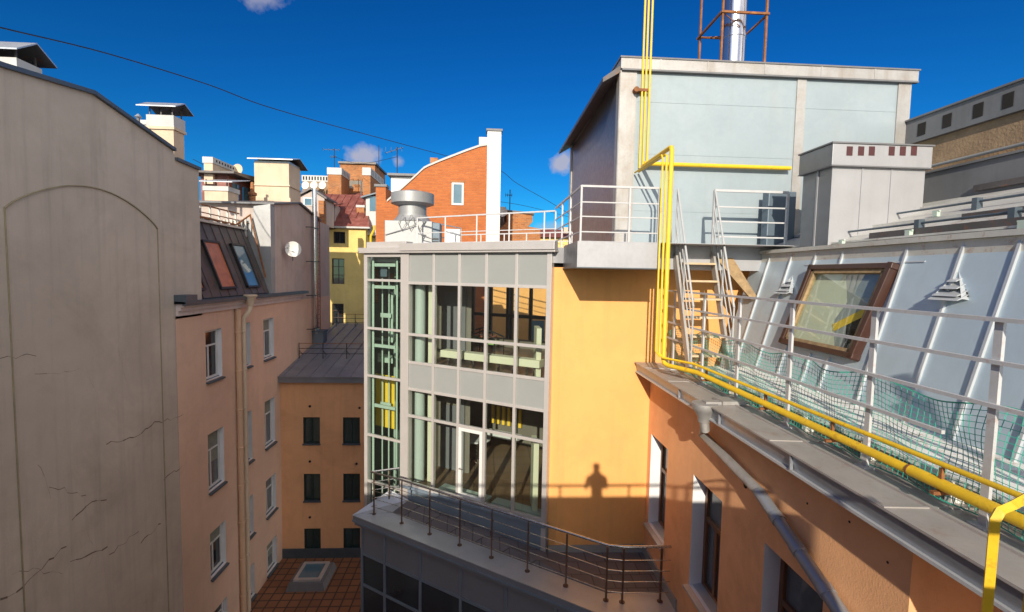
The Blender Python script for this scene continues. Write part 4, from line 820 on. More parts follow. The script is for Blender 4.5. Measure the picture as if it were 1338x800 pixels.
for dz in (0, -3.3):
    for y0, y1 in rwin:
        z0, z1 = RZ0+dz, RZ1+dz
        f = MB(); frame_bars(f, (XW+.32,0,0), (0,1,0), (0,0,1), (-1,0,0), y0+.004, z0+.004, y1-.004, z1-.004, .085, .08, vsplits=[((y0+y1)/2+.1, z0, z0+.62*(z1-z0))], hsplits=[z0+.62*(z1-z0)], inner=.09); fo = f.build('window', M['brownframe2'], ob, bevel=.006)
        p = MB(); p.quad((XW+.29,y0,z0), (XW+.29,y1,z0), (XW+.29,y1,z1), (XW+.29,y0,z1)); p.build('pane', M['pane_grey'], fo)
        v = MB(); reveals(v, (XW,0,0), (0,1,0), (0,0,1), [(y0,z0,y1,z1)], (1,0,0), .33); v.build('reveal', M['reveal'], fo)
        s = MB(); s.hexa([(XW-.10,y0-.05,z0-.07), (XW+.3,y0+.006,z0+.006), (XW+.3,y1-.006,z0+.006), (XW-.10,y1+.05,z0-.07), (XW-.10,y0-.05,z0-.03), (XW+.3,y0+.006,z0+.04), (XW+.3,y1-.006,z0+.04), (XW-.10,y1+.05,z0-.03)]); s.build('sill', M['zinc'], fo)
for px, py in ((1055, 658), (1110, 682), (1160, 735), (958, 612), (1075, 640)):
    p = atx(px, py, XW); b = MB(); b.tube([(XW-.004, p.y, p.z), (XW+.03, p.y, p.z)], .014, 8); b.build('drill_hole', M['hole'], ob)
p = atx(974, 634, XW); b = MB(); b.tube([(XW-.005, p.y, p.z), (XW+.04, p.y, p.z)], .05, 12); b.build('vent_hole', M['hole'], ob)
# ledge: soffit, gutter and top sheet
XG = 3.60
b = MB(); YA, YB = 1.2, 10.93
b.hexa([(XG+.02,YA,-2.215), (XW+.9,YA,-2.215), (XW+.9,YB,-2.215), (XG+.02,YB,-2.215), (XG-.02,YA,-2.02), (XW+.9,YA,-2.06), (XW+.9,YB,-2.06), (XG-.02,YB,-2.02)])
for y in (5.2, 6.9, 8.4): b.box(XG-.035, y-.012, -2.2, XG+.0, y+.012, -2.03)
b.build('gutter', M['gutter'], ob)
b = MB(); b.bar((XG+.0,YA,-2.225), (XG+.0,YB,-2.225), .035, .03); b.build('gutter_lip', M['seam'], ob)
b = MB(); b.hexa([(XG-.05,YA,-2.019), (4.75,YA,-2.055), (4.75,YB,-2.055), (XG-.05,YB,-2.019), (XG-.05,YA,-1.995), (4.75,YA,-2.03), (4.75,YB,-2.03), (XG-.05,YB,-1.995)])
for y in (2.4, 3.9, 5.6, 7.3, 8.9, 10.2): b.bar((XG-.045, y, -1.993), (4.7, y, -2.026), .03, .016)
b.box(3.98, YA, -2.03, 4.02, YB, -1.985); b.build('ledge', M['ledge'], ob)
# walkway planks
b = MB()
for k, x in enumerate((4.32, 4.54, 4.76, 4.98, 5.2)): b.box(x, YA, -1.82, x+.214, 9.3, -1.775)
for y in range(2, 10): b.box(4.3, y, -2.028, 5.36, y+.06, -1.822)
b.build('walkway', M['plank'], ob)
# mansard roof
mk = Vector((.277, 0, 1)).normalized(); mn = Vector((-1, 0, .277)).normalized(); m0 = Vector((5.33, 0, -1.83)); ML = (.48+1.83)/mk.z
def mp(y, z, d=0.0): return Vector((m0.x+(z-m0.z)*.277, y, z)) + mn*d
b = MB(); b.prism([mp(0,-2.1)-Vector((0,0,0)), mp(0,.50), Vector((6.6,0,.50)), Vector((6.6,0,-2.1))], (0,10.3,0))
mr = b.build('mansard_roof', M['mansard'], ob)
b = MB()
for y in (9.68, 8.97, 8.28, 7.63, 7.2, 6.42, 5.63, 5.0, 4.37, 3.74, 3.1, 2.5, 1.9, 1.2, .6):
    parts = [(-1.8, .49)]
    if 6.5 < y < 8.2: parts = [(-1.8, -1.22)] + ([(.24, .49)] if y != 7.2 else [])
    for z0, z1 in parts: b.bar(mp(y,z0,.016), mp(y,z1,.016), .034, .034, up=mn)
b.bar(mp(6.1,.285,.008), mp(8.5,.285,.008), .02, .012, up=mn)
b.build('standing_seam', M['seam'], mr)
c4 = [Vector(mp(8.04, .18)), mp(6.44, .20), mp(6.79, -1.13), mp(8.34, -1.12)]
TL, TR, BR_, BL_ = [mp(8.2, .19), mp(6.52, .19), mp(6.72, -1.14), mp(8.26, -1.14)]
TL, TR, BR_, BL_ = [mp(8.16, .20), mp(6.50, .20), mp(6.66, -1.13), mp(8.30, -1.13)]
f = MB(); d1 = mn*.075
for p, q in ((TL, TR), (TR, BR_), (BR_, BL_), (BL_, TL)):
    e = (q-p).normalized()*.055; f.bar(p+d1-e, q+d1+e, .088, .15, up=mn)
fo = f.build('roof_window', M['brownframe'], mr, bevel=.012)
f = MB(); k = .11
cx = (TL+TR+BR_+BL_)/4
I = [p.lerp(cx, .10) for p in (TL, TR, BR_, BL_)]
for p, q in zip(I, I[1:]+I[:1]): f.bar(p+d1*1.0, q+d1*1.0, .06, .08, up=mn)
f.build('sash', M['wood'], fo)
p_ = MB(); p_.quad(*[q + mn*.07 for q in (TL, TR, BR_, BL_)]); p_.build('pane', M['glass'], fo)
def well(cs, d, m_):
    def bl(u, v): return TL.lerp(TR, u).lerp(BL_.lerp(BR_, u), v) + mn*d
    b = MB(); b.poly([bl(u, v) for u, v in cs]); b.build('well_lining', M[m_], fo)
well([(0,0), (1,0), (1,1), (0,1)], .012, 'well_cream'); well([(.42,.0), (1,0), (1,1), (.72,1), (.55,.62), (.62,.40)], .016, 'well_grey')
well([(.55,.68), (.98,.36), (.98,.47), (.60,.76)], .020, 'liftyellow'); well([(.70,.60), (1,.42), (1,1), (.84,1)], .018, 'pane')
pm = bpy.data.materials.new('room_light_pane'); 
def louvre(pk, bl, br2):
    apex = mp(*pk, 0); l = mp(*bl, 0); r = mp(*br2, 0)
    v = MB(); out = Vector((-.30, 0, 0)); lo = l+Vector((-.10,0,.02)); ro = r+Vector((-.10,0,.02))
    v.poly([apex, l, lo]); v.poly([apex, ro, r]); v.poly([l, r, ro, lo])
    vo = v.build('roof_vent', M['seam'], mr)
    v = MB()
    for i in range(4):
        k0 = .18+.27*i; k1 = k0+.13; q0 = apex.lerp(lo, min(1, k1)); q1 = apex.lerp(ro, min(1, k1))
        v.hexa([q0+Vector((.03,0,0)), q1+Vector((.03,0,0)), q1+Vector((.1,0,.05)), q0+Vector((.1,0,.05)), q0+Vector((-.05,0,-.03)), q1+Vector((-.05,0,-.03)), q1+Vector((-.04,0,-.015)), q0+Vector((-.04,0,-.015))])
    v.build('louvre', M['seam'], vo)
    v = MB(); v.poly([apex+Vector((.02,0,-.02)), lo+Vector((.1,0,.02)), ro+Vector((.1,0,.02))]); v.build('louvre_back', M['hole'], vo)
louvre((5.60, .15), (5.74, -.20), (5.36, -.20)); louvre((8.78, .09), (8.95, -.25), (8.58, -.25))
# upper roof behind the mansard
b = MB(); XR0, ZR0 = 5.94, .50
def up_(x): return .56 + (x-5.98)*.39
b.hexa([(XR0,-1,.3), (8.5,-1,.3), (8.5,10.9,.3), (XR0,10.9,.3), (XR0,-1,up_(XR0)), (8.5,-1,up_(8.5)), (8.5,10.9,up_(8.5)), (XR0,10.9,up_(XR0))])
for x, w, h in ((5.95, .14, .07), (6.25, .05, .03), (7.05, .10, .05), (7.9, .06, .06)): b.bar((x, -1, up_(x)+h/2), (x, 10.9, up_(x)+h/2), w, h)
b.build('upper_roof', M['palroof'], ob)
b = MB()
for x in (6.55, 7.45): b.tube([(x, -1, up_(x)+.13), (x, 9.5, up_(x)+.11)], .018, 8)
for x in (6.55, 7.45):
    for y in (1, 2.7, 4.3, 5.6, 6.9): b.box(x-.05, y-.04, up_(x)-.02, x+.05, y+.04, up_(x)+.17)
b.build('snow_guard', M['darkmetal'], ob)
b = MB(); b.box(6.35, -1, up_(6.35)-.02, 6.42, 7.6, up_(6.35)+.10); b.box(6.9, -1, up_(6.9), 7.0, 6.6, up_(6.9)+.09); b.build('dark_ridge', M['leftroof'], ob)
for x, y in ((6.12, 7.9), (6.3, 6.8), (6.2, 5.2), (7.3, 7.4)): b = MB(); b.box(x-.03, y-.04, up_(x), x+.03, y+.04, up_(x)+.08); b.box(x-.015, y-.06, up_(x)+.08, x+.015, y+.06, up_(x)+.10); b.build('green_clip', M['mint'], ob)
# hopper and slanting downpipe on the side wall
dp = MB(); h0_ = atx(921, 522, XG-.06); hx, hy = h0_.x, h0_.y
XP = XW-.12; pp = [atx(x, y, XP) for x, y in ((917, 566), (990, 641), (1000, 655))]; pq = [atx(x, y, XP-.01) for x, y in ((992, 643), (1012, 672), (1052, 732), (1100, 803), (1180, 925))]
dp.lathe((hx, hy, 0), [(.09,-2.30), (.10,-2.22), (.16,-2.12), (.20,-2.06), (.20,-1.99), (.15,-1.99)], 20)
dp.tube([(hx,hy,-2.25), (hx+.02,hy-.01,-2.42), pp[0], pp[1], pp[2]], .075, 14)
dp.box(hx, hy-.05, -2.06, hx+.55, hy+.09, -1.96); dp.box(hx+.25, hy-.1, -2.0, hx+.62, hy+.22, -1.94)
dpo = dp.build('downpipe', M['trim'], ob, smooth=True)
dp = MB(); dp.tube(pq, .083, 14); dp.build('lower_pipe', M['gutter'], dpo, smooth=True)
for k in (.05, .4, .8):
    c = pq[1].lerp(pq[3], k); d = (pq[3]-pq[1]).normalized()*.05; dp = MB(); dp.tube([c-d, c+d], .093, 14); dp.build('collar', M['gutter'], dpo, smooth=True)

# ================================================================== platform, penthouse, stairs, rails
pf = thing('entrance_platform', 'projecting grey metal-clad platform above the ochre wall', 'platform', (3.5, 10, .03))
PT = aty(800, 316.5, 9.32).z; PB = aty(800, 351, 9.32).z; print('platform', PT, PB)
b = MB(); b.box(1.80, 9.32, PB+.02, 3.46, 10.99, PT); b.m[5] = 1; b.box(3.463, 9.97, PB+.02, 6.5, 10.99, PT); b.build('cladding', [M['zinc_box'], M['sheetshade']], pf)
b = MB(); b.box(1.785, 9.30, PB, 3.47, 10.99, PB+.018); b.build('drip_edge', M['darkmetal'], pf)
b = MB(); b.box(1.82, 9.34, PT+.003, 6.5, 10.99, PT+.015); b.build('deck', M['zinc_box'], pf)
ph = thing('boiler_penthouse', 'large blue-grey panelled boiler house standing on the roof', 'building', (6.5, 14, .3))
PX0, PX1, PY, PY2, PZ = 3.02, 9.95, 11.0, 17.3, 4.72
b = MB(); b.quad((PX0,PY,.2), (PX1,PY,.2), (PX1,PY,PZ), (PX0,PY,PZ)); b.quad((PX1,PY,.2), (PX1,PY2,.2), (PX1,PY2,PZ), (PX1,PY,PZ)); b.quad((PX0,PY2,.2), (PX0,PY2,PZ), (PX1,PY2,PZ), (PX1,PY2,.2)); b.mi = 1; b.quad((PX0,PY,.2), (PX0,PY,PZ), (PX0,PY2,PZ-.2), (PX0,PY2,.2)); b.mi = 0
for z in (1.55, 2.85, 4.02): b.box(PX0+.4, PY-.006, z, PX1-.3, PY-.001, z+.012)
b.build('wall_panel', [M['sandwich'], M['sheetshade']], ph)
for q in ((PX0-.02, PY-.03, PX0+.36, PY-.002), (PX0-.03, PY-.001, PX0-.002, PY+.25), (7.18, PY-.03, 7.4, PY-.002), (PX1-.30, PY-.03, PX1+.02, PY-.002), (PX0-.03, PY2-.25, PX0-.002, PY2+.02)): b = MB(); b.box(q[0], q[1], .2, q[2], q[3], PZ); b.build('flashing_strip', M['trim'], ph)
b = MB(); b.box(PX0-.03, PY-.09, PZ, PX1+.12, PY2+.1, PZ+.23)
for x in (3.9, 5.0, 6.35, 7.7, 9.0): b.box(x-.015, PY-.1, PZ-.01, x+.015, PY-.05, PZ+.235)
b.build('parapet', M['trim'], ph); b = MB(); b.box(PX0-.05, PY-.11, PZ+.23, PX1+.15, PY2+.1, PZ+.265); b.box(PX0+.0, PY-.10, PZ-.04, PX1+.13, PY-.003, PZ-.004); b.build('parapet_cap', M['greyconc'], ph)
b = MB(); b.hexa([(PX0-.42,PY-.02,PZ-.30), (PX0,PY-.02,PZ-.05), (PX0,PY2+.2,PZ-.05), (PX0-.42,PY2+.2,PZ-.30), (PX0-.42,PY-.02,PZ-.20), (PX0,PY-.02,PZ+.1), (PX0,PY2+.2,PZ+.1), (PX0-.42,PY2+.2,PZ-.20)]); b.build('eave', M['leftroof'], ph)
b = MB(); b.box(7.5, PY-.025, .6, 7.85, PY-.004, 2.1); b.build('door', M['greyblue'], ph)
b = MB(); b.hexa([(6.05,10.2,.58), (6.4,10.2,.58), (6.4,10.6,.58), (6.05,10.6,.58), (5.9,10.0,.86), (6.45,10.0,.86), (6.45,10.6,.86), (5.9,10.6,.86)]); 
# flue with rusty frame
fs_ = thing('flue_stack', 'shiny stainless flue inside a rusty angle frame on the boiler house roof', 'flue', aty(957, 72, 12.5))
YS = 12.3; s1 = aty(940, 70, YS-.45); 
b = MB(); pz = PZ+.26; c = aty(957, 70, YS); b.lathe((c.x, YS, 0), [(.30,pz-.3), (.30,pz+1.15), (.312,pz+1.16), (.312,pz+1.22), (.30,pz+1.23), (.30,pz+4)], 32); b.build('flue', M['steel'], fs_, smooth=True)
yf, ybk = 11.85, 13.1; xl, xr = aty(942,70,yf).x, aty(999,72,yf).x
b = MB(); z1 = aty(942, 16, yf).z
for x, y in ((xl,yf), (xr,yf), (xl,ybk), (xr,ybk)): b.bar((x,y,pz-.1), (x,y,pz+4), .05)
for z in (pz+.02, z1, z1+2):
    b.bar((xl-.05,yf-.03,z), (xr+.05,yf-.03,z), .05); b.bar((xl-.03,yf,z), (xl-.03,ybk+.1,z), .05); b.bar((xr+.03,yf,z), (xr+.03,ybk,z), .04); b.bar((xl,ybk,z), (xr,ybk,z), .04)
b.build('frame', M['rust'], fs_)
b = MB(); b.tube([(xl, yf, z1), (c.x, YS-.32, z1-.25), (xr, ybk, z1)], .012, 6); b.tube([(xr, yf, z1), (c.x+.3, YS, z1-.3), (xl, ybk, z1)], .012, 6); b.build('brace', M['rust'], fs_)
# roof railing along tower, corner and platform
def rail_run(root, pts, posts, z0s, hs_, w=.04, m_='railwhite', round_=False):
    for (a, c2) in zip(pts[:-1], pts[1:]):
        for i, h in enumerate(hs_):
            b = MB(); ww = w if i == len(hs_)-1 else w*.6
            b.bar((a[0],a[1],a[2]+h), (c2[0],c2[1],c2[2]+h), ww, ww); b.build('rail', M[m_], root)
    for p in posts:
        b = MB(); b.bar(p, (p[0],p[1],p[2]+hs_[-1]+.0), w*.95); b.build('post', M[m_], root)
def lp(a, c2, k): return tuple(a[i]+(c2[i]-a[i])*k for i in range(3))
rr = thing('roof_deck_railing', 'white painted railing round the tower deck and grey platform', 'railing', (0, 13, .6))
q0, q1, q2, q3 = (-2.2,15.45,.66), (1.88,12.95,.66), (1.86,9.36,.60), (3.42,9.36,.60)
HS = (.30, .62, 1.10)
rail_run(rr, [q0, q1], [lp(q0,q1,k) for k in (0, .23, .47, .7, .93, 1)], 0, HS)
rail_run(rr, [q1, q2, q3], [lp(q1,q2,.33), lp(q1,q2,.66), q2, lp(q2,q3,.62), q3], 0, (.28, .58, .86, 1.17))
rb_ = thing('roof_deck_railing', 'lower rear railing at the back edge of the tower deck', 'railing', (1, 17, .6))
e0, e1, e2 = q0, (-.95,18.0,.66), (2.85,15.75,.66)
rail_run(rb_, [e0, e1], [lp(e0,e1,.5), e1], 0, (.3, .6, 1.05)); rail_run(rb_, [e1, e2], [lp(e1,e2,k) for k in (.2, .42, .62, .82, 1)], 0, (.25, .5, .8))
# mushroom vent
mv = thing('mushroom_roof_vent', 'big round grey metal mushroom ventilator on tower deck with hanging cables', 'roof vent', (-2.4, 16.4, .6))
VYc = 16.6; c = aty(539, 318, VYc); cx, cy = c.x, VYc; k = VYc/620
def R_(px): return px*k
zb0 = .66; zt_ = aty(540, 250, VYc).z
b = MB(); b.box(cx-R_(30), cy-.7, .5, cx+R_(28), cy+.7, aty(520, 291, VYc).z); b.build('plinth', M['ventgrey'], mv, bevel=.02)
z_ = lambda y: aty(540, y, VYc).z
b = MB(); b.lathe((cx,cy,0), [(R_(25),z_(291)), (R_(19),z_(283)), (R_(19),z_(282)), (R_(17.5),z_(282)), (R_(17.5),z_(270)), (R_(19),z_(269))], 36); b.build('neck', M['ventgrey'], mv, smooth=True)
b = MB(); b.lathe((cx,cy,0), [(R_(19),z_(270)), (R_(27),z_(267)), (R_(27),z_(254)), (R_(26),z_(253.5)), (R_(6),z_(249))], 40); b.build('cap', M['ventgrey'], mv, smooth=True)
b = MB()
for s in range(3):
    x0 = cx-R_(8)+s*.28; b.tube([(x0, cy-.74, z_(284)), (x0-.12, cy-.78, z_(295)), (x0-.02, cy-.78, z_(304)), (x0+.12, cy-.78, z_(295)), (x0+.02, cy-.74, z_(284))], .012, 6)
b.tube([(cx-R_(29), cy-.73, z_(310)), (cx-R_(5), cy-.76, z_(302)), (cx+R_(10), cy-.8, z_(296)), (cx+R_(14), cy-.8, z_(308)), (cx+R_(28), cy-.7, z_(314))], .014, 6); b.build('cable', M['cablegrey'], mv)
ac = thing('roof_ac_unit', 'dark air handling box beside the mushroom ventilator', 'air unit', (-1.0, 16.2, .66))
b = MB(); a = aty(549, 291, 16.0); c = aty(575, 318, 16.0); b.box(a.x, 15.95, .6, c.x, 16.7, a.z); b.build('body', M['greyblue'], ac, bevel=.02)
b = MB()
for i in range(5): b.box(a.x+.05, 15.93, .72+i*.1, c.x-.05, 15.953, .77+i*.1)
b.build('grille', M['black'], ac)
ac2 = thing('roof_ac_unit', 'white split unit on the deck behind the railing right of dark box', 'air unit', (-.3, 16.2, .66))
a = aty(581, 299, 15.9); c = aty(601, 318, 15.9); b = MB(); b.box(a.x, 15.9, .6, c.x, 16.3, a.z); b.build('body', M['white'], ac2, bevel=.02)
b = MB()
for i in range(4): b.box(a.x+.04, 15.885, .70+i*.1, c.x-.04, 15.903, .73+i*.1)
b.build('grille', M['cablegrey'], ac2)
# stairs
st = thing('roof_stair', 'steep pale steel stair with open treads and tube handrails to the platform', 'stairs', (4.45, 9.4, -1.78))
sx0, sx1 = 4.05, 4.80; yt, yb2, ztp, zbt = 9.93, 9.02, .52, -1.78
for x in (sx0-.03, sx1+.03):
    b = MB(); b.bar((x, yt, ztp), (x, yb2, zbt), .05, .16); b.build('stringer', M['trim'], st)
for k in range(6):
    f_ = (k+.55)/6.3; y = yt+(yb2-yt)*f_; z = ztp+(zbt-ztp)*f_; b = MB(); b.box(sx0, y-.16, z-.03, sx1, y+.10, z+.01); b.build('tread', M['tread'], st)
for x in (sx0-.03, sx1+.03):
    top = Vector((x, yt, 1.87)); bot = Vector((x, yb2-.08, -.55)); dn = (bot-top)
    b = MB(); b.tube([top, bot], .022, 8); 
    for o in (.38, .76): b.tube([top-Vector((0,0,o)), bot-Vector((0,0,o))], .013, 8)
    b.build('handrail', M['railgrey'], st)
    for f_ in (0, .5, 1.0):
        p = top+dn*f_; b = MB(); b.tube([p, (p.x, p.y, ztp+(zbt-ztp)*min(1, f_) )], .018, 8); b.build('baluster', M['railgrey'], st)
b = MB(); b.prism([(sx1+.12,9.95,.45), (sx1+.5,9.95,.45), (sx1+.98,9.72,-.42), (sx1+.82,9.72,-.42)], (0,.06,0)); b.build('side_board', M['wood'], st)
lr = thing('landing_railing', 'white tube railing across the stair landing before the boiler house', 'railing', (5.6, 9.93, .6))
rail_run(lr, [(4.83,9.95,.60), (6.44,9.95,.60)], [(4.83,9.95,.6), (6.44,9.95,.6)], 0, (.30, .62, .93, 1.27), w=.05)
b = MB(); b.box(6.35, 10.5, .6, 7.0, 10.75, 2.0); cab = tag(b.build('cabinet', M['greyblue'], loc=(6.7, 10.6, .6), bevel=.02), 'blue-grey cabinet standing behind the landing rail beside zinc chimney', 'cabinet')
# zinc ventilation chimney
vc = thing('zinc_vent_chimney', 'big square zinc chimney with six maroon louvre holes on the roof', 'chimney', (6.9, 8.7, .5))
VY0, VY1 = 8.25, 9.15
VX0, VX1 = aty(1087.8, 200, VY0).x, aty(1218.5, 203, VY0).x; VT, VM = aty(1088, 185, VY0).z, aty(1087, 215.5, VY0).z
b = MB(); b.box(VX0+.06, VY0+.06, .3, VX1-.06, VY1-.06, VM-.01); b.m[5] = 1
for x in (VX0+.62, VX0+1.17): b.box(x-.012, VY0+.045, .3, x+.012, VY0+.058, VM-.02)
b.box(VX0+.045, VY0+.40, .3, VX0+.058, VY0+.44, VM-.02); b.build('shaft', [M['zinc_box'], M['sheetshade']], vc)
b = MB(); b.box(VX0, VY0, VM, VX1, VY1, VT-.03); b.m[5] = 1; b.build('hood', [M['zinc_box'], M['sheetshade']], vc, bevel=.008)
b = MB(); b.box(VX0-.02, VY0-.02, VT-.027, VX1+.02, VY1+.02, VT); b.box(VX0-.012, VY0-.012, VM-.018, VX1+.012, VY1+.012, VM-.003); b.build('lid', M['greyconc'], vc)
for px in (1110, 1125, 1139, 1165, 1179.5, 1194):
    p = aty(px, 197.5, VY0); b = MB(); b.box(p.x-.055, VY0-.006, p.z-.08, p.x+.055, VY0+.02, p.z+.08); b.build('louvre_hole', M['holered'], vc)
# far right firewall with pierced parapet
rw = thing('pierced_firewall', 'rough brown firewall topped by dark metal parapet with square smoke holes', 'wall', (9.5, 6, 1))
b = MB(); b.box(10.0, -2, .2, 11.5, 11.0, 3.24); b.build('wall', M['stucco_brown'], rw)
b = MB(); b.box(9.9, -2, 3.243, 11.6, 11.02, 3.78); b.box(9.86, -2, 3.78, 11.64, 11.05, 3.82); pr_ = b.build('parapet', M['greyconc'], rw)
for y in (10.55, 9.95, 9.3, 8.75, 8.2, 7.65, 7.15):
    b = MB(); b.box(9.893, y-.10, 3.36, 9.95, y+.10, 3.64); b.build('smoke_hole', M['hole'], pr_)
b = MB(); b.box(9.893, 5.6, 3.36, 9.95, 6.8, 3.66); b.build('smoke_hole', M['hole'], pr_)
b = MB(); b.box(8.5, -2, 1.12, 9.995, 10.95, 2.10); b.hexa([(8.45,-2,2.102), (9.998,-2,2.2), (9.998,10.95,2.2), (8.45,10.95,2.102), (8.45,-2,2.14), (9.998,-2,2.36), (9.998,10.95,2.36), (8.45,10.95,2.14)]); b.build('flashing_step', M['greyconc'], rw)
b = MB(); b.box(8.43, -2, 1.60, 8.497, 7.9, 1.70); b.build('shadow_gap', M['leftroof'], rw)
b = MB(); b.tube([(9.9, -2, 2.60), (9.9, 11, 2.60)], .035, 8); b.tube([(9.86, -2, 2.52), (9.86, 6, 2.52)], .02, 6); b.build('conduit', M['cablegrey'], rw)

# ================================================================== walkway railing, net, gas pipes
wr_ = thing('walkway_railing', 'long pale painted railing along the roof walkway and ledge', 'railing', (4.12, 6, -2.08))
RX = 4.12; posts = (10.15, 8.75, 7.5, 6.17, 4.81, 3.58, 2.3, 1.2)
for i, z in enumerate((-1.335, -.985, -.63, -.285)):
    y0 = 10.7; y1 = 1.2 if i else 3.95
    b = MB(); b.bar((RX, y1, z), (RX, y0, z), .05 if i == 3 else .034, .035 if i == 3 else .034); b.build('rail', M['railwhite'], wr_)
for y in posts:
    b = MB(); b.bar((RX+.03, y, -2.02), (RX+.03, y, -.30), .03, .066, up=(0,1,0)); b.box(RX-.04, y-.07, -2.025, RX+.1, y+.07, -1.995); b.build('post', M['railwhite'], wr_)
# green net hung behind the railing
net = MB(); NY0, NY1, st_ = 2.2, 10.6, .056
def netp(y, k):
    zt2 = -.99 - .10*math.sin((y-.9)*2.4)**2 - .16*max(0, (y-8.6)/2) ; zb3 = -1.97
    x = RX+.085 + .05*math.sin(y*3.1+k*2)*k*(1-k)*2 + .03*math.sin(y*7.7+k*5)
    return Vector((x, y + .012*math.sin(k*9+y*5), zt2+(zb3-zt2)*k))
NV = 18; ys = [NY0+i*st_ for i in range(int((NY1-NY0)/st_)+1)]
for y in ys: net.tube([netp(y, k/NV) for k in range(0, NV+1, 2)], .0034, 3, cap=False)
for k in range(NV+1): net.tube([netp(y, k/NV) for y in ys], .0034 if 0 < k < NV else .008, 3, cap=False)
tag(net.build('safety_net', M['netgreen'], loc=(RX, 6, -2)), 'green safety net stretched behind the walkway railing', 'net')
gp_ = thing('gas_pipe', 'thick yellow gas main rising past the platform and along the ledge', 'pipe', (3.56, 9.2, -1.75))
GX, GY = 3.58, 9.22
b = MB(); b.tube([(7.05, 10.86, 2.60), (3.70, 10.86, 2.60)], .048, 12); b.tube([(GX, 10.93, 2.55), (GX, GY+.1, 2.55), (GX, GY+.03, 2.54), (GX, GY, 2.48), (GX, GY, -1.62), (GX+.01, GY-.04, -1.70), (GX+.06, GY-.12, -1.73), (3.96, 8.5, -1.745), (3.98, 3.0, -1.745), (3.98, .9, -1.745)], .045, 14)
b.tube([(GX, 10.86, 2.60), (3.72, 10.86, 2.60)], .05, 12); b.build('pipe', M['yellow'], gp_, smooth=True)
b = MB(); b.tube([(3.98, 4.1, -1.745), (3.98, 2.2, -1.745)], .052, 14); b.build('joint', M['yellow'], gp_, smooth=True)
b = MB(); b.tube([(3.98, 4.09, -1.745), (3.98, 4.11, -1.745)], .055, 14); b.build('joint_ring', M['rust'], gp_, smooth=True)
for y in (8.2, 6.4, 5.1, 3.8): b = MB(); b.bar((3.9, y, -1.82), (4.12, y, -1.82), .04, .03); b.bar((3.98, y, -1.6), (3.98, y, -1.82), .03); b.build('bracket', M['rust'], gp_)
g2 = thing('gas_pipe', 'pair of slim yellow pipes beside the gas main, one running along ledge', 'pipe', (3.5, 9.1, -1.6))
b = MB(); b.tube([(GX-.10, 10.9, 2.42), (GX-.10, GY+.05, 2.40), (GX-.10, GY-.02, 2.36), (GX-.10, GY-.03, -1.5), (GX-.05, GY-.10, -1.58), (3.93, 8.6, -1.60), (3.98, 3.0, -1.56), (3.99, .9, -1.56)], .024, 10); b.build('pipe', M['yellow'], g2, smooth=True)
b = MB(); b.tube([(GX-.19, 10.9, 2.40), (GX-.19, GY+.02, 2.38), (GX-.19, GY-.05, 2.30), (GX-.19, GY-.06, -1.45), (GX-.1, GY-.08, -1.56)], .02, 8); b.build('branch', M['yellow'], g2, smooth=True)
g3 = thing('gas_vent_pipes', 'trio of thin yellow pipes climbing the boiler house corner into the sky', 'pipe', (3.6, 10.85, 2.6))
for k, px in enumerate((836.5, 841, 846)):
    p = aty(px, 192, 10.88); b = MB(); b.tube([(p.x, 10.88, 2.50+.05*k), (p.x, 10.88, 8.8)], .024, 8); b.build('pipe', M['yellow'], g3, smooth=True)
b = MB(); p = aty(840, 118, 10.88); b.box(p.x-.18, 10.85, p.z-.03, p.x+.12, 10.99, p.z+.03); b.tube([(p.x-.16, 10.82, p.z), (p.x-.16, 10.99, p.z)], .06, 10); b.build('clamp', M['rust'], g3)
# near yellow hoop
hp_ = thing('yellow_ladder_hoop', 'yellow square-tube ladder hoop in the near lower right corner', 'ladder', (2.1, 1.95, -3))
a = aty(1301, 668, 1.9)
b = MB(); b.tube([(a.x,1.9,-3.2), (a.x,1.9,a.z-.04), (a.x+.02,1.9,a.z), (a.x+.07,1.9,a.z+.02), (a.x+.34,2.02,a.z+.03), (a.x+.40,2.05,a.z+.0), (a.x+.41,2.06,a.z-.06), (a.x+.41,2.06,-3.2)], .024, 4); b.build('hoop', M['yellow'], hp_)
for lx, ly in ((a.x, 1.9), (a.x+.41, 2.06)): b = MB(); b.bar((lx, ly, -1.62), (lx, -.155, -1.62), .06, .08); b.build('bracket', M['yellow'], hp_)
for k in range(4): b = MB(); b.tube([(a.x,1.9,-1.75-k*.33), (a.x+.41,2.06,-1.75-k*.33)], .018, 8); b.build('rung', M['yellow'], hp_)

# ================================================================== overhead wires
def wire(pts, r, label):
    P = [aty(*p) for p in pts]; fine = []
    for i in range(len(P)-1):
        for k in range(6):
            t = k/6; p0 = P[max(0, i-1)]; p1 = P[i]; p2 = P[i+1]; p3 = P[min(len(P)-1, i+2)]
            fine.append(.5*((2*p1) + (p2-p0)*t + (2*p0-5*p1+4*p2-p3)*t*t + (3*p1-p0-3*p2+p3)*t*t*t))
    fine.append(P[-1]); b = MB(); b.tube(fine, r, 6); return tag(b.build('overhead_wire', M['black'], loc=P[0], smooth=True), label, 'wire')
wire([(-120,5,10), (0,36,12.5), (140,70,16), (270,110,19.5), (340,136.5,22), (420,160,25), (491,179,28), (578.5,202.5,32), (649,221,35), (676,240,36.5), (720,265,38.5), (765,293,40.5), (820,325,43)], .019, 'long black cable sagging across the blue sky')
wire([(252,208,26), (290,228,27), (330,250,28)], .014, 'short thin cable from the firewall canopy chimney down to roofs')

wire([(437,205,42), (470,214,38), (519,205,30)], .014, 'thin cable strung between the two crossed tv aerials')
wire([(640,262,30), (690,270,34), (760,288,40)], .014, 'thin lower cable right of the white flue')
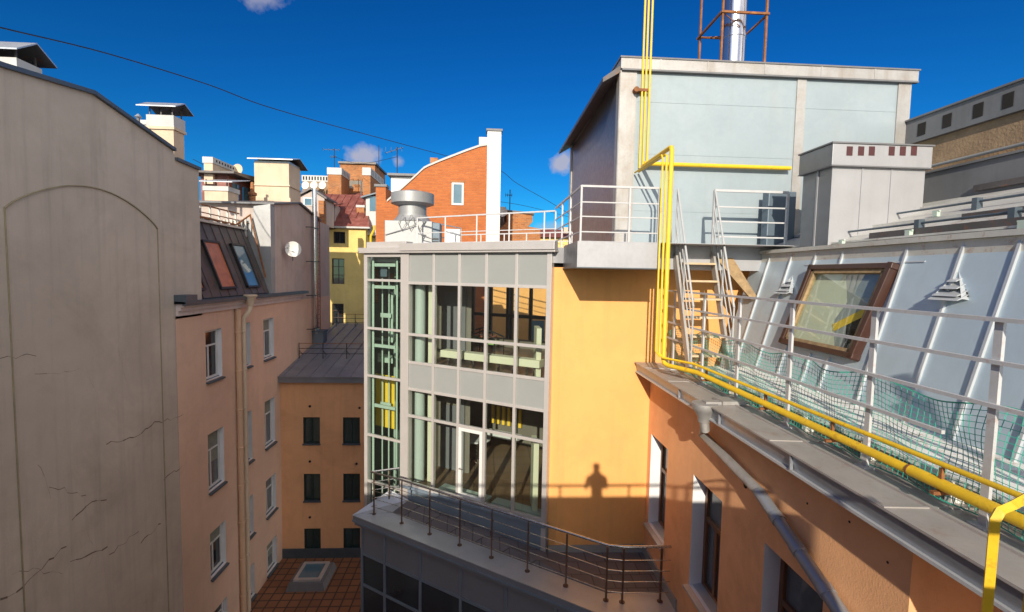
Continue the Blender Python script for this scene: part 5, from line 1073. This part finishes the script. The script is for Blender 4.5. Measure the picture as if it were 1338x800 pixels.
# ================================================================== viewpoint building behind the camera, its railing and the photographer (their shadows fall on the ochre wall)
vb = thing('viewpoint_building', 'rendered building under the viewpoint whose parapet shadow crosses the ochre wall', 'building', (-3, -2, -19))
b = MB(); b.box(-9.15, -9, -19, 2.55, -.16, -1.45); b.box(-9.15, -.42, -1.45, 2.55, -.16, -.445); b.build('wall', M['firewall'], vb)
vr = thing('viewpoint_railing', 'thin railing on the viewpoint parapet casting a line of shadow on ochre wall', 'railing', (-3, -.25, -.44))
b = MB(); b.bar((-9, -.2, -.155), (2.55, -.2, -.155), .045); b.build('rail', M['railwhite'], vr)
for k in range(14): x = -8.5+k*.84; b = MB(); b.bar((x, -.2, -.445), (x, -.2, -.16), .04); b.build('post', M['railwhite'], vr)
rbz = thing('roof_end_brace', 'crossed white braces at near walkway end, seen as crossed shadow on mansard', 'railing', (4.2, .4, -2))
for p, q, w_ in (((4.15,.55,-2.0), (4.15,.55,1.1), .09), ((4.2,1.1,-2.0), (4.15,.45,.75), .10), ((4.2,-.35,-1.9), (4.15,.75,.62), .10)):
    b = MB(); b.bar(p, q, w_); b.build('brace', M['railwhite'], rbz)
def person():
    off = -SUN*.62 + Vector((0,-.02,.16))
    J = {'pelvis':(0,0,-.72,.15), 'spine':(0,.02,-.45,.15), 'chest':(0,.05,-.24,.20), 'neck':(0,.08,-.10,.065), 'chin':(0,.12,-.03,.085), 'head':(0,.11,.05,.10), 'crown':(0,.10,.11,.075),
         'ls':(-.20,.05,-.24,.08), 'le':(-.25,.10,-.50,.06), 'lh':(-.15,.34,-.46,.045), 'rs':(.20,.05,-.24,.08), 're':(.25,.10,-.50,.06), 'rh':(.15,.34,-.46,.045),
         'lk':(-.11,.04,-1.08,.075), 'lf':(-.12,.0,-1.50,.055), 'lt':(-.13,.16,-1.54,.045), 'rk':(.11,.04,-1.08,.075), 'rf':(.12,.0,-1.50,.055), 'rt':(.13,.16,-1.54,.045)}
    E = [('pelvis','spine'),('spine','chest'),('chest','neck'),('neck','chin'),('chin','head'),('head','crown'),('chest','ls'),('ls','le'),('le','lh'),('chest','rs'),('rs','re'),('re','rh'),('pelvis','lk'),('lk','lf'),('lf','lt'),('pelvis','rk'),('rk','rf'),('rf','rt')]
    names = list(J); me = bpy.data.meshes.new('person'); base = Vector((0,0,-1.3))
    me.from_pydata([Vector(J[n][:3])-base for n in names], [(names.index(a), names.index(c)) for a, c in E], []); me.materials.append(M['cloth'])
    o = bpy.data.objects.new('person', me); COL.objects.link(o); o.location = off+base
    md = o.modifiers.new('body', 'SKIN'); md.use_smooth_shade = True
    for i, n in enumerate(names):
        v = me.skin_vertices[0].data[i]; r_ = J[n][3]; v.radius = (r_, r_*.8); v.use_root = (n == 'pelvis')
    o.modifiers.new('smooth', 'SUBSURF').levels = 1
    return o
bpy.context.view_layer.update()
po = person(); tag(po, 'person in dark coat leaning on the viewpoint railing, seen as shadow on ochre wall', 'person')

# ================================================================== world, sun, camera
w = bpy.data.worlds.new('World'); sc.world = w; w.use_nodes = True; nt = w.node_tree; bg_ = nt.nodes['Background']
sky = N_(nt, 'ShaderNodeTexSky', sky_type='NISHITA'); sky.sun_disc = False
el = math.asin(-SUN.z); az = math.atan2(-SUN.x, -SUN.y)
sky.sun_elevation = el; sky.sun_rotation = az % (2*PI); sky.air_density = 1.0; sky.dust_density = .3; sky.ozone_density = 3.0
SKYS = .15
hs_n = N_(nt, 'ShaderNodeHueSaturation'); hs_n.inputs['Saturation'].default_value = 1.3; nt.links.new(sky.outputs[0], hs_n.inputs['Color'])
gm = N_(nt, 'ShaderNodeGamma'); gm.inputs[1].default_value = 1.25; nt.links.new(hs_n.outputs[0], gm.inputs[0])
col = mix(nt, 1.0, gm.outputs[0], (.045, .26, .35), 'MULTIPLY')
# small fair weather clouds, fixed directions
tcw = N_(nt, 'ShaderNodeTexCoord').outputs['Generated']
nz = noise(nt, tcw, 20, 5, .62)
for px, py, rad, sx_, st2 in ((344, -4, .024, 1.5, .5), (476, 203, .026, 1.5, .85), (520, 211, .014, 1.2, .6), (735, 211, .026, 1.0, .85), (716, 300, .02, 2.0, .5)):
    d = ray(px, py).normalized(); u_ = Vector((d.y, -d.x, 0)).normalized(); v_ = d.cross(u_)
    def dotn(vec):
        n = N_(nt, 'ShaderNodeVectorMath', operation='DOT_PRODUCT'); nt.links.new(tcw, n.inputs[0]); n.inputs[1].default_value = vec; return n.outputs['Value']
    def ma(op, a, b2):
        n = N_(nt, 'ShaderNodeMath', operation=op)
        for i, q in enumerate((a, b2)):
            if hasattr(q, 'is_output'): nt.links.new(q, n.inputs[i])
            else: n.inputs[i].default_value = q
        return n.outputs[0]
    e_ = ma('ADD', ma('POWER', ma('ABSOLUTE', ma('DIVIDE', dotn(u_), rad*sx_), 0), 2), ma('POWER', ma('ABSOLUTE', ma('DIVIDE', dotn(v_), rad), 0), 2))
    e2 = ma('ADD', ma('SQRT', e_, 0), ma('MULTIPLY', ma('SUBTRACT', nz, .5), 2.2))
    front = ma('GREATER_THAN', dotn(d), 0)
    fac = ma('MULTIPLY', ramp(nt, e2, 1.0, .35, 0, st2), front)
    col = mix(nt, fac, col, (2.5, 2.45, 2.9))
# unseen bright cloud added as fill light, strongest behind and to the right
n2 = noise(nt, tcw, 3.2, 6, .6)
away = ramp(nt, dotn(CF + Vector((0,0,-.25))), .42, .05, 0, 1)
fac = ma('MULTIPLY', ma('MULTIPLY', ramp(nt, n2, .38, .58, 0, .95), away), ramp(nt, dotn(Vector((.58,-.80,-.12))), .0, .5, .05, 1))
col = mix(nt, fac, col, (11.2, 10.4, 9.6))
nt.links.new(col, bg_.inputs[0]); bg_.inputs[1].default_value = SKYS
sl = bpy.data.lights.new('sun', 'SUN'); sl.energy = 4.2; sl.angle = math.radians(.5); sl.color = (1.0, .90, .74)
so = bpy.data.objects.new('sun', sl); COL.objects.link(so); so.rotation_euler = SUN.to_track_quat('-Z', 'Y').to_euler(); so.location = (0, -20, 30)
cam = bpy.data.cameras.new('camera'); cam.sensor_width = 36; cam.sensor_fit = 'HORIZONTAL'; cam.lens = FPX/1338*36; cam.clip_end = 5000; cam.clip_start = .05
co = bpy.data.objects.new('camera', cam); COL.objects.link(co)
co.matrix_world = Matrix(((CR.x, CU.x, -CF.x, 0), (CR.y, CU.y, -CF.y, 0), (CR.z, CU.z, -CF.z, 0), (0,0,0,1)))
sc.camera = co
vs_ = sc.view_settings; vs_.view_transform = 'Standard'; vs_.look = 'None'; vs_.exposure = .38; vs_.gamma = 1; vs_.use_curve_mapping = False
sc.cycles.max_bounces = 6; sc.cycles.transparent_max_bounces = 14
